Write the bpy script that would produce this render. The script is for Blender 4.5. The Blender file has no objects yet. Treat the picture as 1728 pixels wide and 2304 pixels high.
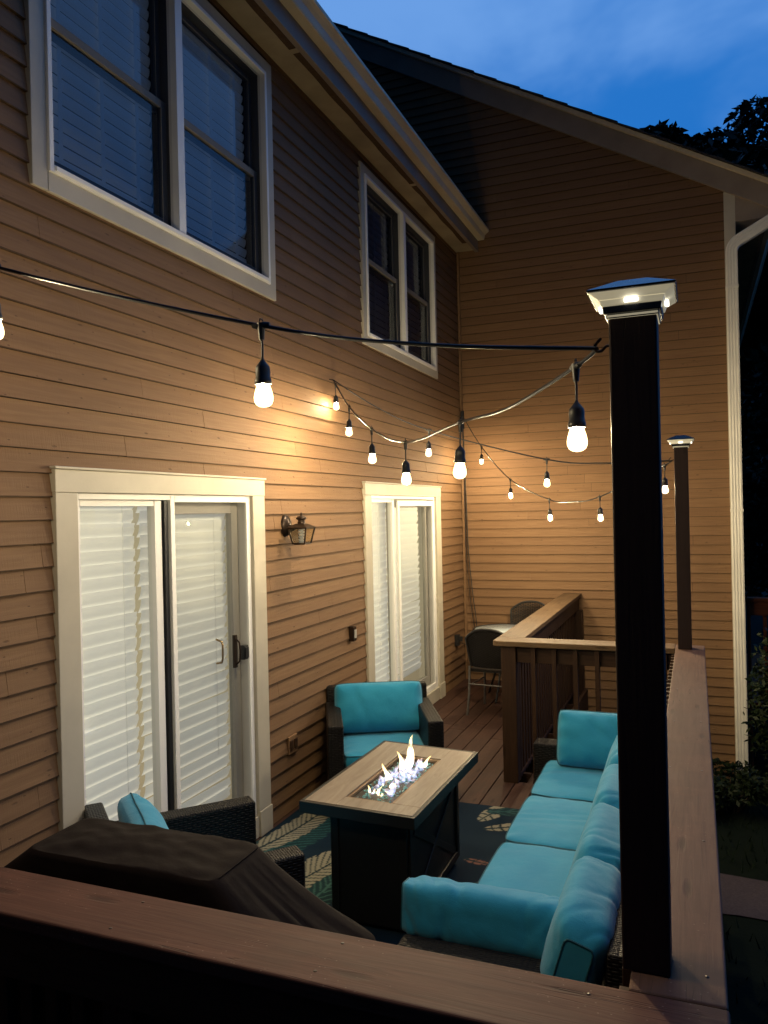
import bpy, bmesh, math, random
import numpy as np
from mathutils import Vector, Matrix, noise as mnoise
from math import sin, cos, pi, radians, sqrt, exp, atan2
random.seed(7)
S = bpy.context.scene
COL = S.collection

# ------------------------------------------------------------------ camera
FPX, YAW, PITCH, ROLL = 1758.29, 0.3791, -0.0015, -0.0222
CAM = Vector((2.5599, 0.0, 1.9899))
cy, sy = cos(YAW), sin(YAW)
fwd = Vector((-sy*cos(PITCH), cy*cos(PITCH), sin(PITCH)))
rgt = Vector((cy, sy, 0)); upv = rgt.cross(fwd)
r2 = rgt*cos(ROLL) + upv*sin(ROLL); u2 = -rgt*sin(ROLL) + upv*cos(ROLL)
cd = bpy.data.cameras.new('camera'); cam = bpy.data.objects.new('camera', cd); COL.objects.link(cam)
Mx = Matrix((r2, u2, -fwd)).transposed().to_4x4(); Mx.translation = CAM
cam.matrix_world = Mx
cd.sensor_fit = 'VERTICAL'; cd.sensor_height = 36.0; cd.lens = FPX*36.0/2304.0
cd.clip_start = 0.05; cd.clip_end = 1000
S.camera = cam

# ------------------------------------------------------------------ world (dusk sky) and exposure
wd = bpy.data.worlds.new('World'); S.world = wd; wd.use_nodes = True
nt = wd.node_tree; nt.nodes.clear()
def wn(t, **k):
    n = nt.nodes.new(t)
    for a, b in k.items(): setattr(n, a, b)
    return n
tc = wn('ShaderNodeTexCoord')
sky = wn('ShaderNodeTexSky'); sky.sky_type = 'NISHITA'; sky.sun_disc = False
sky.sun_elevation = radians(2.0); sky.sun_rotation = radians(110); sky.ozone_density = 6.0
tint = wn('ShaderNodeMix', data_type='RGBA', blend_type='MIX'); tint.inputs[0].default_value = 0.93
skm = wn('ShaderNodeVectorMath', operation='SCALE'); skm.inputs['Scale'].default_value = 0.06
nt.links.new(sky.outputs[0], skm.inputs[0])
mp = wn('ShaderNodeMapping'); mp.inputs['Scale'].default_value = (1.0, 1.0, 1.5); mp.inputs['Location'].default_value = (0.9, 0.2, 0.4)
nz = wn('ShaderNodeTexNoise'); nz.inputs['Scale'].default_value = 2.6; nz.inputs['Detail'].default_value = 5; nz.inputs['Roughness'].default_value = 0.52; nz.inputs['Distortion'].default_value = 0.35
rp = wn('ShaderNodeValToRGB'); rp.color_ramp.interpolation = 'EASE'
rp.color_ramp.elements[0].position = 0.42; rp.color_ramp.elements[0].color = (0.020, 0.185, 0.62, 1)
rp.color_ramp.elements[1].position = 0.72; rp.color_ramp.elements[1].color = (0.155, 0.37, 0.83, 1)
nt.links.new(tc.outputs['Generated'], mp.inputs[0]); nt.links.new(mp.outputs[0], nz.inputs['Vector']); nt.links.new(nz.outputs[0], rp.inputs[0])
nt.links.new(skm.outputs[0], tint.inputs[6]); nt.links.new(rp.outputs[0], tint.inputs[7])
# sky full strength ahead (+y), dimmed out of view to cut its fill light
dt = wn('ShaderNodeVectorMath', operation='DOT_PRODUCT'); dt.inputs[1].default_value = (0.10, 0.80, 0.60)
mr = wn('ShaderNodeMapRange'); mr.inputs[1].default_value = 0.15; mr.inputs[2].default_value = 0.72; mr.inputs[3].default_value = 0.09; mr.inputs[4].default_value = 1.0
nt.links.new(tc.outputs['Generated'], dt.inputs[0]); nt.links.new(dt.outputs['Value'], mr.inputs[0])
bg = wn('ShaderNodeBackground'); wo = wn('ShaderNodeOutputWorld')
nt.links.new(tint.outputs[2], bg.inputs[0]); nt.links.new(mr.outputs[0], bg.inputs[1]); nt.links.new(bg.outputs[0], wo.inputs[0])
S.view_settings.view_transform = 'Standard'; S.view_settings.look = 'None'
S.view_settings.exposure = 0.0; S.view_settings.gamma = 1.0
S.render.engine = 'CYCLES'
S.cycles.use_denoising = True
S.cycles.max_bounces = 8; S.cycles.diffuse_bounces = 3; S.cycles.transparent_max_bounces = 24
S.cycles.sample_clamp_indirect = 3.0
S.cycles.caustics_reflective = False; S.cycles.caustics_refractive = False

BULB = 5900.0          # emission of a bulb filament

# ------------------------------------------------------------------ materials
class NT:
    def __init__(s, name):
        s.m = bpy.data.materials.new(name); s.m.use_nodes = True
        s.t = s.m.node_tree; s.b = s.t.nodes['Principled BSDF']; s.out = s.t.nodes['Material Output']
    def n(s, t, ins=None, **k):
        x = s.t.nodes.new(t)
        for a, b in k.items(): setattr(x, a, b)
        for a, b in (ins or {}).items():
            if isinstance(b, bpy.types.NodeSocket): s.t.links.new(b, x.inputs[a])
            else: x.inputs[a].default_value = b
        return x
    def math(s, op, a, b=0.0, c=0.0):
        return s.n('ShaderNodeMath', {0: a, 1: b, 2: c}, operation=op).outputs[0]
    def l(s, a, b): s.t.links.new(a, b)
    def uv(s, scale=(1, 1, 1), rot=0.0):
        t = s.n('ShaderNodeTexCoord')
        return s.n('ShaderNodeMapping', {'Vector': t.outputs['UV'], 'Scale': scale, 'Rotation': (0, 0, rot)}).outputs[0]
    def ob(s, scale=(1, 1, 1)):
        t = s.n('ShaderNodeTexCoord')
        return s.n('ShaderNodeMapping', {'Vector': t.outputs['Object'], 'Scale': scale}).outputs[0]
    def noise(s, v, sc, det=4, rough=.55, dist=0.0):
        return s.n('ShaderNodeTexNoise', {'Vector': v, 'Scale': sc, 'Detail': det, 'Roughness': rough, 'Distortion': dist}).outputs[0]
    def ramp(s, f, stops):
        r = s.n('ShaderNodeValToRGB', {0: f}); e = r.color_ramp.elements
        while len(e) < len(stops): e.new(0.5)
        for q, (p, c) in zip(e, stops):
            q.position = p; q.color = (c, c, c, 1) if isinstance(c, (int, float)) else (*c, 1)
        return r.outputs[0]
    def mix(s, f, a, b, blend='MIX'):
        x = s.n('ShaderNodeMix', data_type='RGBA', blend_type=blend)
        for i, v in ((0, f), (6, a), (7, b)):
            if isinstance(v, bpy.types.NodeSocket): s.l(v, x.inputs[i])
            elif i == 0: x.inputs[i].default_value = v
            else: x.inputs[i].default_value = (*v, 1) if len(v) == 3 else v
        return x.outputs[2]
    def bump(s, h, st, dist=0.01, nrm=None):
        b = s.n('ShaderNodeBump', {'Height': h, 'Strength': st, 'Distance': dist})
        if nrm is not None: s.l(nrm, b.inputs['Normal'])
        return b.outputs[0]
    def island(s): return s.n('ShaderNodeNewGeometry').outputs['Random Per Island']
    def set(s, **k):
        for a, b in k.items():
            a = {'color': 'Base Color', 'rough': 'Roughness', 'metal': 'Metallic', 'nrm': 'Normal', 'spec': 'Specular IOR Level', 'em': 'Emission Color', 'es': 'Emission Strength', 'alpha': 'Alpha', 'coat': 'Coat Weight', 'sheen': 'Sheen Weight'}[a]
            if isinstance(b, bpy.types.NodeSocket): s.l(b, s.b.inputs[a])
            elif a in ('Base Color', 'Emission Color'): s.b.inputs[a].default_value = (*b, 1)
            else: s.b.inputs[a].default_value = b
        return s.m

def m_siding():
    k = NT('painted rough sawn clapboard'); isl = k.island()
    uv = k.uv()
    saw = k.noise(k.uv((150, 5, 1)), 1.0, 3, .6)           # vertical saw marks
    patch = k.noise(k.uv((1.3, 9, 1)), 1.0, 3)
    sawm = k.math('MULTIPLY', saw, k.ramp(patch, [(.42, 0), (.62, 1)]))
    grain = k.noise(k.uv((3, 60, 1)), 1.0, 5, .6, .6)
    fine = k.noise(uv, 260, 2)
    c = k.mix(k.ramp(grain, [(.3, 0), (.75, 1)]), (.232, .134, .068), (.168, .094, .047))
    c = k.mix(k.math('MULTIPLY', isl, .45), c, (.145, .078, .039))
    dirt = k.noise(k.uv((.9, 2.2, 1)), 1.0, 6, .6)
    c = k.mix(k.ramp(dirt, [(.52, 0), (.8, .35)]), c, (.16, .095, .06))
    vor = k.n('ShaderNodeTexVoronoi', voronoi_dimensions='2D', ins={'Vector': k.uv((1.6, 5.0, 1)), 'Scale': 1.0, 'Randomness': 1.0}).outputs['Distance']
    knot = k.ramp(vor, [(.0, 1), (.015, .8), (.03, 0)])
    v2 = k.n('ShaderNodeTexVoronoi', voronoi_dimensions='2D', ins={'Vector': k.uv((3.1, 10.0, 1)), 'Scale': 1.0, 'Randomness': .9}).outputs['Distance']
    knot = k.math('MAXIMUM', knot, k.ramp(v2, [(.0, 1), (.018, 1), (.026, 0)]))
    c = k.mix(k.math('MULTIPLY', knot, .6), c, (.07, .038, .022))
    h = k.math('ADD', k.math('MULTIPLY', sawm, .7), k.math('MULTIPLY', grain, .5))
    h = k.math('ADD', h, k.math('MULTIPLY', fine, .25)); h = k.math('SUBTRACT', h, k.math('MULTIPLY', knot, .5))
    return k.set(color=c, rough=.72, nrm=k.bump(h, .75, .0045), spec=.3)

def m_paint(name, col, rough=.5, var=.06, bumpst=.15):
    k = NT(name); n = k.noise(k.ob((1, 1, 1)), 3.0, 5); f = k.noise(k.ob(), 90, 3)
    dark = tuple(x*(1-3*var) for x in col)
    c = k.mix(k.ramp(n, [(.35, 0), (.75, 1)]), col, dark)
    return k.set(color=c, rough=rough, nrm=k.bump(f, bumpst, .002), spec=.35)

def m_stain(name, a, b, rough=.5, ax=0, worn=.5, bst=.4):
    """stained lumber: grain runs along uv axis ax (0 = u, 1 = v)"""
    k = NT(name); isl = k.island()
    sc = (2.2, 42, 1) if ax == 0 else (42, 2.2, 1)
    sc2 = (5, 85, 1) if ax == 0 else (85, 5, 1)
    g = k.noise(k.uv(sc), 1.0, 5, .62, 1.2); f = k.noise(k.uv(sc2), 1.0, 3, .6)
    p = k.noise(k.uv((3, 4, 1)), 1.0, 6, .65)
    c = k.mix(k.ramp(g, [(.32, 0), (.7, 1)]), a, b)
    c = k.mix(k.math('MULTIPLY', isl, .45), c, tuple(x*.6 for x in b))
    c = k.mix(k.ramp(p, [(.5, 0), (.72, worn)]), c, tuple(min(1, x*1.7) for x in a))
    vs = (1.3, 5.2, 1) if ax == 0 else (5.2, 1.3, 1)
    vor = k.n('ShaderNodeTexVoronoi', voronoi_dimensions='2D', ins={'Vector': k.uv(vs), 'Scale': 1.0}).outputs['Distance']
    knot = k.ramp(k.math('ADD', vor, k.math('MULTIPLY', k.math('SUBTRACT', g, .5), .10)), [(.0, 1), (.035, .8), (.075, 0)])
    c = k.mix(k.math('MULTIPLY', knot, .6), c, tuple(x*.35 for x in b))
    sp = k.n('ShaderNodeTexVoronoi', voronoi_dimensions='2D', ins={'Vector': k.uv((26, 34, 1)), 'Scale': 1.0}).outputs['Distance']
    chip = k.math('MULTIPLY', k.ramp(sp, [(.0, 1), (.045, 1), (.06, 0)]), k.ramp(p, [(.52, 0), (.56, 1)]))
    c = k.mix(k.math('MULTIPLY', chip, .75*worn), c, (.42, .33, .24))
    h = k.math('ADD', k.math('MULTIPLY', g, .6), k.math('MULTIPLY', f, .3)); h = k.math('SUBTRACT', h, k.math('MULTIPLY', knot, .7))
    crk = k.noise(k.uv((1.1, 26, 1) if ax == 0 else (26, 1.1, 1)), 1.0, 2, .5, .5)
    crack = k.ramp(crk, [(.492, 0), (.5, 1), (.508, 0)]); crack = k.math('MULTIPLY', crack, k.ramp(p, [(.54, 0), (.60, 1)]))
    c = k.mix(k.math('MULTIPLY', crack, .8), c, tuple(x*.2 for x in b)); h = k.math('SUBTRACT', h, k.math('MULTIPLY', crack, .8))
    return k.set(color=c, rough=k.math('ADD', rough-.1, k.math('MULTIPLY', p, .25)), nrm=k.bump(h, bst, .004), spec=.22)

def m_fabric():
    k = NT('turquoise outdoor canvas'); 
    n = k.noise(k.ob(), 5, 5); w = k.noise(k.ob(), 420, 2); cr = k.noise(k.ob((1, 1, 1)), 16, 4, .5, .8)
    c = k.mix(k.ramp(n, [(.35, 0), (.7, 1)]), (.014, .250, .435), (.024, .29, .475))
    h = k.math('ADD', k.math('MULTIPLY', w, .25), k.math('MULTIPLY', cr, .8))
    return k.set(color=c, rough=.82, nrm=k.bump(h, .42, .008), spec=.25, sheen=.25)

def m_weave(name, col, s=.011, rough=.46, hole=False, hi=1.7):
    k = NT(name); t = k.n('ShaderNodeTexCoord')
    sep = k.n('ShaderNodeSeparateXYZ', {0: t.outputs['UV']})
    u = k.math('DIVIDE', sep.outputs[0], s*1.9); v = k.math('DIVIDE', sep.outputs[1], s)
    cu = k.math('FLOOR', u); cv = k.math('FLOOR', v)
    chk = k.math('MODULO', k.math('ABSOLUTE', k.math('ADD', cu, cv)), 2.0)
    fu = k.math('FRACT', u); fv = k.math('FRACT', v)
    pu = k.math('SINE', k.math('MULTIPLY', fu, pi)); pv = k.math('SINE', k.math('MULTIPLY', fv, pi))
    flat = k.math('MULTIPLY', k.math('POWER', pv, .5), k.math('ADD', .45, k.math('MULTIPLY', pu, .55)))
    over = k.math('MULTIPLY', flat, k.math('ADD', .45, k.math('MULTIPLY', chk, .55)))
    vary = k.noise(k.ob(), 38, 3)
    c = k.mix(k.ramp(over, [(.15, 0), (.8, 1)]), tuple(x*.25 for x in col), tuple(x*hi for x in col))
    c = k.mix(k.math('MULTIPLY', vary, .6), c, col)
    k.set(color=c, rough=rough, nrm=k.bump(over, .9, .005), spec=.25)
    if hole:
        a = k.math('GREATER_THAN', over, .34); k.set(alpha=a)
    return k.m

def m_simple(name, col, rough=.5, metal=0.0, spec=.5, bump=0.0, sc=60, var=.25):
    k = NT(name); n = k.noise(k.ob(), sc, 4)
    c = k.mix(n, tuple(x*(1-var) for x in col), tuple(min(1, x*(1+var)) for x in col))
    k.set(color=c, rough=k.math('ADD', rough-.08, k.math('MULTIPLY', n, .16)), metal=metal, spec=spec)
    if bump: k.set(nrm=k.bump(n, bump, .004))
    return k.m

def m_glass(name, tint=(.9, .95, .95), amount=1.0, rough=.0):
    k = NT(name); tr = k.n('ShaderNodeBsdfTransparent', {0: (*tint, 1)}); gl = k.n('ShaderNodeBsdfGlossy', {0: (.9, .95, 1, 1), 1: rough})
    fr = k.n('ShaderNodeFresnel', {0: 1.5}).outputs[0]
    f = k.math('MULTIPLY', fr, amount)
    mx = k.n('ShaderNodeMixShader', {0: f, 1: tr.outputs[0], 2: gl.outputs[0]}); k.l(mx.outputs[0], k.out.inputs[0])
    return k.m

def m_screen(name='grey insect mesh', col=(.07, .075, .08), f=.22):
    k = NT(name); tr = k.n('ShaderNodeBsdfTransparent', {0: (1, 1, 1, 1)}); df = k.n('ShaderNodeBsdfDiffuse', {0: (*col, 1)})
    mx = k.n('ShaderNodeMixShader', {0: f, 1: tr.outputs[0], 2: df.outputs[0]}); k.l(mx.outputs[0], k.out.inputs[0])
    return k.m

def m_emit(name, col, st, base=(.8, .8, .8)):
    k = NT(name); return k.set(color=base, em=col, es=st, rough=.5)

def m_bulbglass():
    k = NT('bulb glass'); tr = k.n('ShaderNodeBsdfTransparent', {0: (1, .95, .85, 1)}); gl = k.n('ShaderNodeBsdfGlossy', {0: (1, 1, 1, 1), 1: .05})
    em = k.n('ShaderNodeEmission', {0: (1.0, .82, .50, 1), 1: 1.7})
    a = k.n('ShaderNodeMixShader', {0: .06, 1: tr.outputs[0], 2: gl.outputs[0]}); b = k.n('ShaderNodeAddShader', {0: a.outputs[0], 1: em.outputs[0]})
    k.l(b.outputs[0], k.out.inputs[0]); return k.m

def m_flame(name, stops, strength, dens):
    k = NT(name); t = k.n('ShaderNodeTexCoord'); sep = k.n('ShaderNodeSeparateXYZ', {0: t.outputs['UV']})
    n = k.noise(k.ob((1, 1, .45)), 26, 3, .6, .8)
    f = k.math('ADD', sep.outputs[1], k.math('MULTIPLY', k.math('SUBTRACT', n, .5), .5))
    c = k.ramp(f, stops)
    em = k.n('ShaderNodeEmission', {0: c, 1: strength}); tr = k.n('ShaderNodeBsdfTransparent', {0: (1, 1, 1, 1)})
    a = k.math('MULTIPLY', k.ramp(n, [(.40, .0), (.62, 1)]), dens)
    mx = k.n('ShaderNodeMixShader', {0: a, 1: tr.outputs[0], 2: em.outputs[0]}); k.l(mx.outputs[0], k.out.inputs[0]); return k.m

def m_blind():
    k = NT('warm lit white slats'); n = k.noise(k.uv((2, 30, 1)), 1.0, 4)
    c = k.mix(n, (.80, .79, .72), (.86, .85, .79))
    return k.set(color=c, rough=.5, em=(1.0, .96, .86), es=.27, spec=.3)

def m_tile():
    k = NT('taupe wood look porcelain'); g = k.noise(k.uv((18, 2.0, 1)), 1.0, 7, .68, 1.6); g2 = k.noise(k.uv((60, 5, 1)), 1.0, 4, .6, .6)
    c = k.mix(k.ramp(g, [(.3, 0), (.72, 1)]), (.21, .165, .12), (.36, .30, .23))
    c = k.mix(k.ramp(g2, [(.62, 0), (.74, .55)]), c, (.13, .10, .075))
    return k.set(color=c, rough=.36, nrm=k.bump(g2, .2, .002), spec=.5)

def m_rug():
    k = NT('woven palm leaf rug'); a = k.n('ShaderNodeVertexColor', layer_name='pattern'); w = k.noise(k.ob(), 300, 2)
    c = k.mix(k.math('MULTIPLY', w, .5), a.outputs[0], (.01, .02, .03))
    return k.set(color=c, rough=.9, nrm=k.bump(w, .4, .003), spec=.15)

def m_leaf(name, a, b, rough=.6):
    k = NT(name); isl = k.island(); return k.set(color=k.mix(isl, a, b), rough=rough, spec=.2)

def m_shingle():
    k = NT('dark asphalt shingle'); br = k.n('ShaderNodeTexBrick', {'Vector': k.uv(), 'Color1': (.05, .048, .05, 1), 'Color2': (.028, .028, .03, 1), 'Mortar': (.01, .01, .01, 1), 'Scale': 1.0, 'Mortar Size': .006, 'Brick Width': .3, 'Row Height': .14})
    n = k.noise(k.ob(), 140, 3); c = k.mix(k.math('MULTIPLY', n, .5), br.outputs[0], (.02, .02, .022))
    return k.set(color=c, rough=.9, nrm=k.bump(br.outputs[1], -.6, .01))

M = {}
M['siding'] = m_siding(); M['lap_shade'] = m_simple('painted lap shadow', (.075, .045, .024), .85, 0, .2, .3, 40, .4)  # dark edge strip paints the shadow line under each lap
M['trim'] = m_paint('cream trim paint', (.52, .475, .385), .5)
M['soffit'] = m_paint('aged soffit paint', (.42, .35, .235), .6, .12)
M['fascia'] = m_paint('taupe fascia paint', (.30, .245, .20), .6, .10)
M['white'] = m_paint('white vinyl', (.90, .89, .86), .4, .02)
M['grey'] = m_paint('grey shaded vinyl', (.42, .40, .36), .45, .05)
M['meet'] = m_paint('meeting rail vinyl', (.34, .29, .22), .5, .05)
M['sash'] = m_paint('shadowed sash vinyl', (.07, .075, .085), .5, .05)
M['gutter'] = m_paint('cream aluminium', (.68, .60, .44), .4, .05)
M['spout'] = m_paint('white aluminium', (.88, .86, .79), .4, .05)
M['black'] = m_simple('black rubber', (.012, .012, .013), .45)
M['blackmetal'] = m_simple('black powder coated steel', (.010, .0095, .0095), .42, 0, .5, .1, 200)
M['bronze'] = m_simple('oil rubbed bronze', (.035, .022, .015), .35, .6)
M['brass'] = m_simple('aged brass', (.30, .20, .09), .35, .8)
M['dark'] = m_simple('dark void', (.006, .006, .007), .9)
M['ventdirt'] = m_simple('dirty soffit vent', (.085, .05, .03), .9, 0, .2, .3, 30, .5)
M['cap'] = m_stain('weathered brown rail stain', (.118, .052, .034), (.070, .030, .020), .62, 0, .30)
M['capy'] = m_stain('weathered brown rail stain lengthwise', (.140, .076, .050), (.088, .046, .031), .62, 1, .30)
M['capfar'] = m_stain('sunworn tan rail stain', (.165, .105, .056), (.105, .064, .034), .6, 0, .4)
M['capfary'] = m_stain('sunworn tan rail stain lengthwise', (.165, .105, .056), (.105, .064, .034), .6, 1, .4)
M['chairleg'] = m_simple('brushed grey metal', (.16, .15, .14), .4, .6)
M['rail'] = m_stain('brown rail stain', (.062, .032, .017), (.036, .018, .010), .6, 1, .15)
M['railx'] = m_stain('brown band stain', (.062, .032, .017), (.036, .018, .010), .6, 0, .15)
M['post'] = m_stain('dark brown post stain', (.026, .014, .013), (.020, .011, .010), .6, 1, .03, .18)
M['cedar'] = m_stain('red cedar stain', (.30, .085, .03), (.17, .045, .018), .55, 0, .15)
M['deck'] = m_stain('red brown deck board', (.078, .037, .024), (.045, .021, .015), .6, 1, .25)
M['fabric'] = m_fabric()
M['piping'] = m_simple('dark teal piping', (.012, .10, .14), .8)
M['wicker'] = m_weave('dark resin wicker', (.006, .004, .003))
M['wickerhole'] = m_weave('open black wicker', (.010, .008, .007), .014, .4, True)
M['cover'] = m_simple('brown black grill canvas', (.0095, .0056, .0044), .9, 0, .15, .35, 35, .3)
M['tile'] = m_tile(); M['rug'] = m_rug(); M['shingle'] = m_shingle()
M['glass'] = m_glass('door glass', (.95, .97, .94), .55)
M['winglass'] = m_glass('window glass', (.95, .96, .98), 1.1, .015)
M['lampglass'] = m_glass('lantern glass', (.92, .9, .8), 1.0, .1)
M['screen'] = m_screen(); M['winscreen'] = m_screen('dark window mesh', (.012, .016, .028), .16); M['blind'] = m_blind()
M['glowblind'] = m_emit('slats with added glow', (.42, .58, .88), .030, (.8, .84, .88))  # glow added to the slats themselves, no lamp in the room
M['offblind'] = m_paint('unlit grey slats', (.22, .23, .26), .6)
M['room'] = m_emit('lit room wall', (1, .9, .68), .13, (.7, .65, .5))
M['floorwood'] = m_emit('lit room floor', (1, .7, .3), .10, (.45, .27, .12))
M['bulbglass'] = m_bulbglass()
M['capglow'] = m_emit('frosted lit plastic', (1, .88, .58), .24, (.75, .72, .62))
M['led'] = m_emit('white led', (1, .95, .8), 2.2)
M['captop'] = m_simple('dark gloss cap roof', (.015, .016, .02), .25, .3, .6)
M['burner'] = m_simple('bronze burner tray', (.28, .19, .12), .35, .8)
M['fireglass'] = m_simple('turquoise fire glass', (.28, .70, .72), .05, 0, 1.0, 0, 14, .75)
M['flame'] = m_flame('yellow flame', [(.0, (.35, .5, 1)), (.25, (1, .75, .6)), (.5, (1, .85, .5)), (1, (1, .70, .25))], 5.0, .62)
M['blueflame'] = m_flame('blue violet flame', [(.0, (.25, .45, 1)), (.5, (.65, .65, 1)), (1, (1, .75, .65))], 2.8, .28)
M['mosaic'] = m_simple('pale mosaic glass', (.45, .52, .55), .3, 0, .5, .2, 60, .6)
M['grass'] = m_leaf('dark lawn grass', (.006, .015, .005), (.012, .022, .008))
M['lawn'] = m_simple('dark lawn soil', (.006, .010, .005), .95, 0, .1, .5, 40, .5)
M['path'] = m_simple('pale gravel path', (.075, .058, .058), .95, 0, .1, .5, 60, .4)
M['leaf'] = m_leaf('tree leaf', (.010, .02, .008), (.025, .04, .015))
M['shrubleaf'] = m_leaf('shrub leaf', (.006, .014, .004), (.016, .026, .009))
M['bark'] = m_simple('bark', (.05, .038, .03), .9, 0, .2, .5, 20)
M['pipe'] = m_simple('grey vent pipe', (.25, .25, .25), .6)
M['spring'] = m_emit('white coil lamp', (1, .95, .8), .12, (.8, .78, .7))

# ------------------------------------------------------------------ mesh builder
ORG = {}
def tag(o, label=None, cat=None, group=None, kind=None):
    if label: o['label'] = label
    if cat: o['category'] = cat
    if group: o['group'] = group
    if kind: o['kind'] = kind
    return o
def thing(name, label, cat, loc=(0, 0, 0), rz=0.0, group=None, local=False):
    o = bpy.data.objects.new(name, None); COL.objects.link(o); o.empty_display_size = .1
    o.location = loc; o.rotation_euler = (0, 0, rz); tag(o, label, cat, group)
    ORG[o.name] = Vector((0, 0, 0)) if local else Vector(loc)
    return o

def smooth(pts, k=6):
    out = []; P = [Vector(p) for p in pts]
    for i in range(len(P)-1):
        p0 = P[max(i-1, 0)]; p1 = P[i]; p2 = P[i+1]; p3 = P[min(i+2, len(P)-1)]
        for j in range(k):
            t = j/k; out.append(.5*((2*p1)+(-p0+p2)*t+(2*p0-5*p1+4*p2-p3)*t*t+(-p0+3*p1-3*p2+p3)*t**3))
    out.append(P[-1]); return out

class MB:
    def __init__(s): s.v = []; s.f = []; s.mi = []; s.sm = []; s.uv = {}
    def add(s, vs, fs, mi=0, smooth=False, T=None, uvs=None):
        b = len(s.v)
        for p in vs:
            p = Vector(p); s.v.append(T @ p if T is not None else p)
        for k, f in enumerate(fs):
            if uvs is not None: s.uv[len(s.f)] = uvs[k]
            s.f.append([b+i for i in f]); s.mi.append(mi); s.sm.append(smooth)
        return s
    def box(s, x0, x1, y0, y1, z0, z1, mi=0, T=None):
        v = [(x0,y0,z0),(x1,y0,z0),(x1,y1,z0),(x0,y1,z0),(x0,y0,z1),(x1,y0,z1),(x1,y1,z1),(x0,y1,z1)]
        return s.add(v, [(0,3,2,1),(4,5,6,7),(0,1,5,4),(1,2,6,5),(2,3,7,6),(3,0,4,7)], mi, False, T)
    def hexa(s, b4, t4, mi=0):
        return s.add(list(b4)+list(t4), [(0,3,2,1),(4,5,6,7),(0,1,5,4),(1,2,6,5),(2,3,7,6),(3,0,4,7)], mi)
    def tube(s, pts, r, n=8, mi=0, cap=True, T=None, smooth=True):
        pts = [Vector(p) for p in pts]; vs = []; fs = []; up = None
        for i, p in enumerate(pts):
            d = (pts[min(i+1, len(pts)-1)]-pts[max(i-1, 0)]).normalized()
            if up is None or abs(d.dot(up)) > .98: up = Vector((0,0,1)) if abs(d.z) < .9 else Vector((1,0,0))
            a = d.cross(up).normalized(); b = a.cross(d).normalized(); up = b
            rr = r[i] if isinstance(r, (list, tuple)) else r
            for k in range(n):
                t = 2*pi*k/n; vs.append(p+a*cos(t)*rr+b*sin(t)*rr)
        for i in range(len(pts)-1):
            for k in range(n):
                k2 = (k+1) % n; fs.append((i*n+k, i*n+k2, (i+1)*n+k2, (i+1)*n+k))
        s.add(vs, fs, mi, smooth, T)
        if cap:
            m = (len(pts)-1)*n
            s.add(vs[:n], [tuple(range(n-1, -1, -1))], mi, False, T); s.add(vs[m:m+n], [tuple(range(n))], mi, False, T)
        return s
    def lathe(s, prof, n=16, mi=0, T=None, smooth=True):
        vs = []; fs = []
        for (r, z) in prof:
            for k in range(n): vs.append((r*cos(2*pi*k/n), r*sin(2*pi*k/n), z))
        for i in range(len(prof)-1):
            for k in range(n):
                k2 = (k+1) % n; fs.append((i*n+k, i*n+k2, (i+1)*n+k2, (i+1)*n+k))
        return s.add(vs, fs, mi, smooth, T)
    def prism(s, poly, x0, x1, mi=0):
        """poly in (y,z), extruded along x"""
        n = len(poly); vs = [(x0, y, z) for y, z in poly]+[(x1, y, z) for y, z in poly]
        fs = [tuple(range(n-1, -1, -1)), tuple(range(n, 2*n))]+[(i, (i+1) % n, n+(i+1) % n, n+i) for i in range(n)]
        return s.add(vs, fs, mi)
    def build(s, name, mats, parent=None, bevel=0.0, seg=2):
        me = bpy.data.meshes.new(name)
        o0 = Vector((0,0,0))
        if parent is not None: o0 = ORG[parent.name]
        me.from_pydata([tuple(p-o0) for p in s.v], [], s.f)
        if not isinstance(mats, (list, tuple)): mats = [mats]
        for m in mats: me.materials.append(M[m] if isinstance(m, str) else m)
        me.polygons.foreach_set('material_index', s.mi); me.polygons.foreach_set('use_smooth', s.sm)
        ul = me.uv_layers.new(name='UVMap')
        V = s.v; dat = ul.data
        for p in me.polygons:
            ex = s.uv.get(p.index); n = p.normal; ax = max(range(3), key=lambda i: abs(n[i]))
            for j, li in enumerate(p.loop_indices):
                if ex is not None: dat[li].uv = ex[j]; continue
                q = V[me.loops[li].vertex_index]
                dat[li].uv = (q.y, q.z) if ax == 0 else ((q.x, q.z) if ax == 1 else (q.x, q.y))
        if bevel > 0:
            bm = bmesh.new(); bm.from_mesh(me)
            bmesh.ops.remove_doubles(bm, verts=bm.verts, dist=1e-6)
            es = [e for e in bm.edges if len(e.link_faces) == 2 and e.calc_face_angle(0) > .5]
            bmesh.ops.bevel(bm, geom=es, offset=bevel, segments=seg, profile=.5, affect='EDGES', clamp_overlap=True)
            bm.to_mesh(me); bm.free()
        o = bpy.data.objects.new(name, me); COL.objects.link(o)
        if parent is not None: o.parent = parent; ORG[o.name] = o0
        return o
def one(name, mats, label, cat, mb, group=None, kind=None, bevel=0.0):
    return tag(mb.build(name, mats, None, bevel), label, cat, group, kind)

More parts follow.
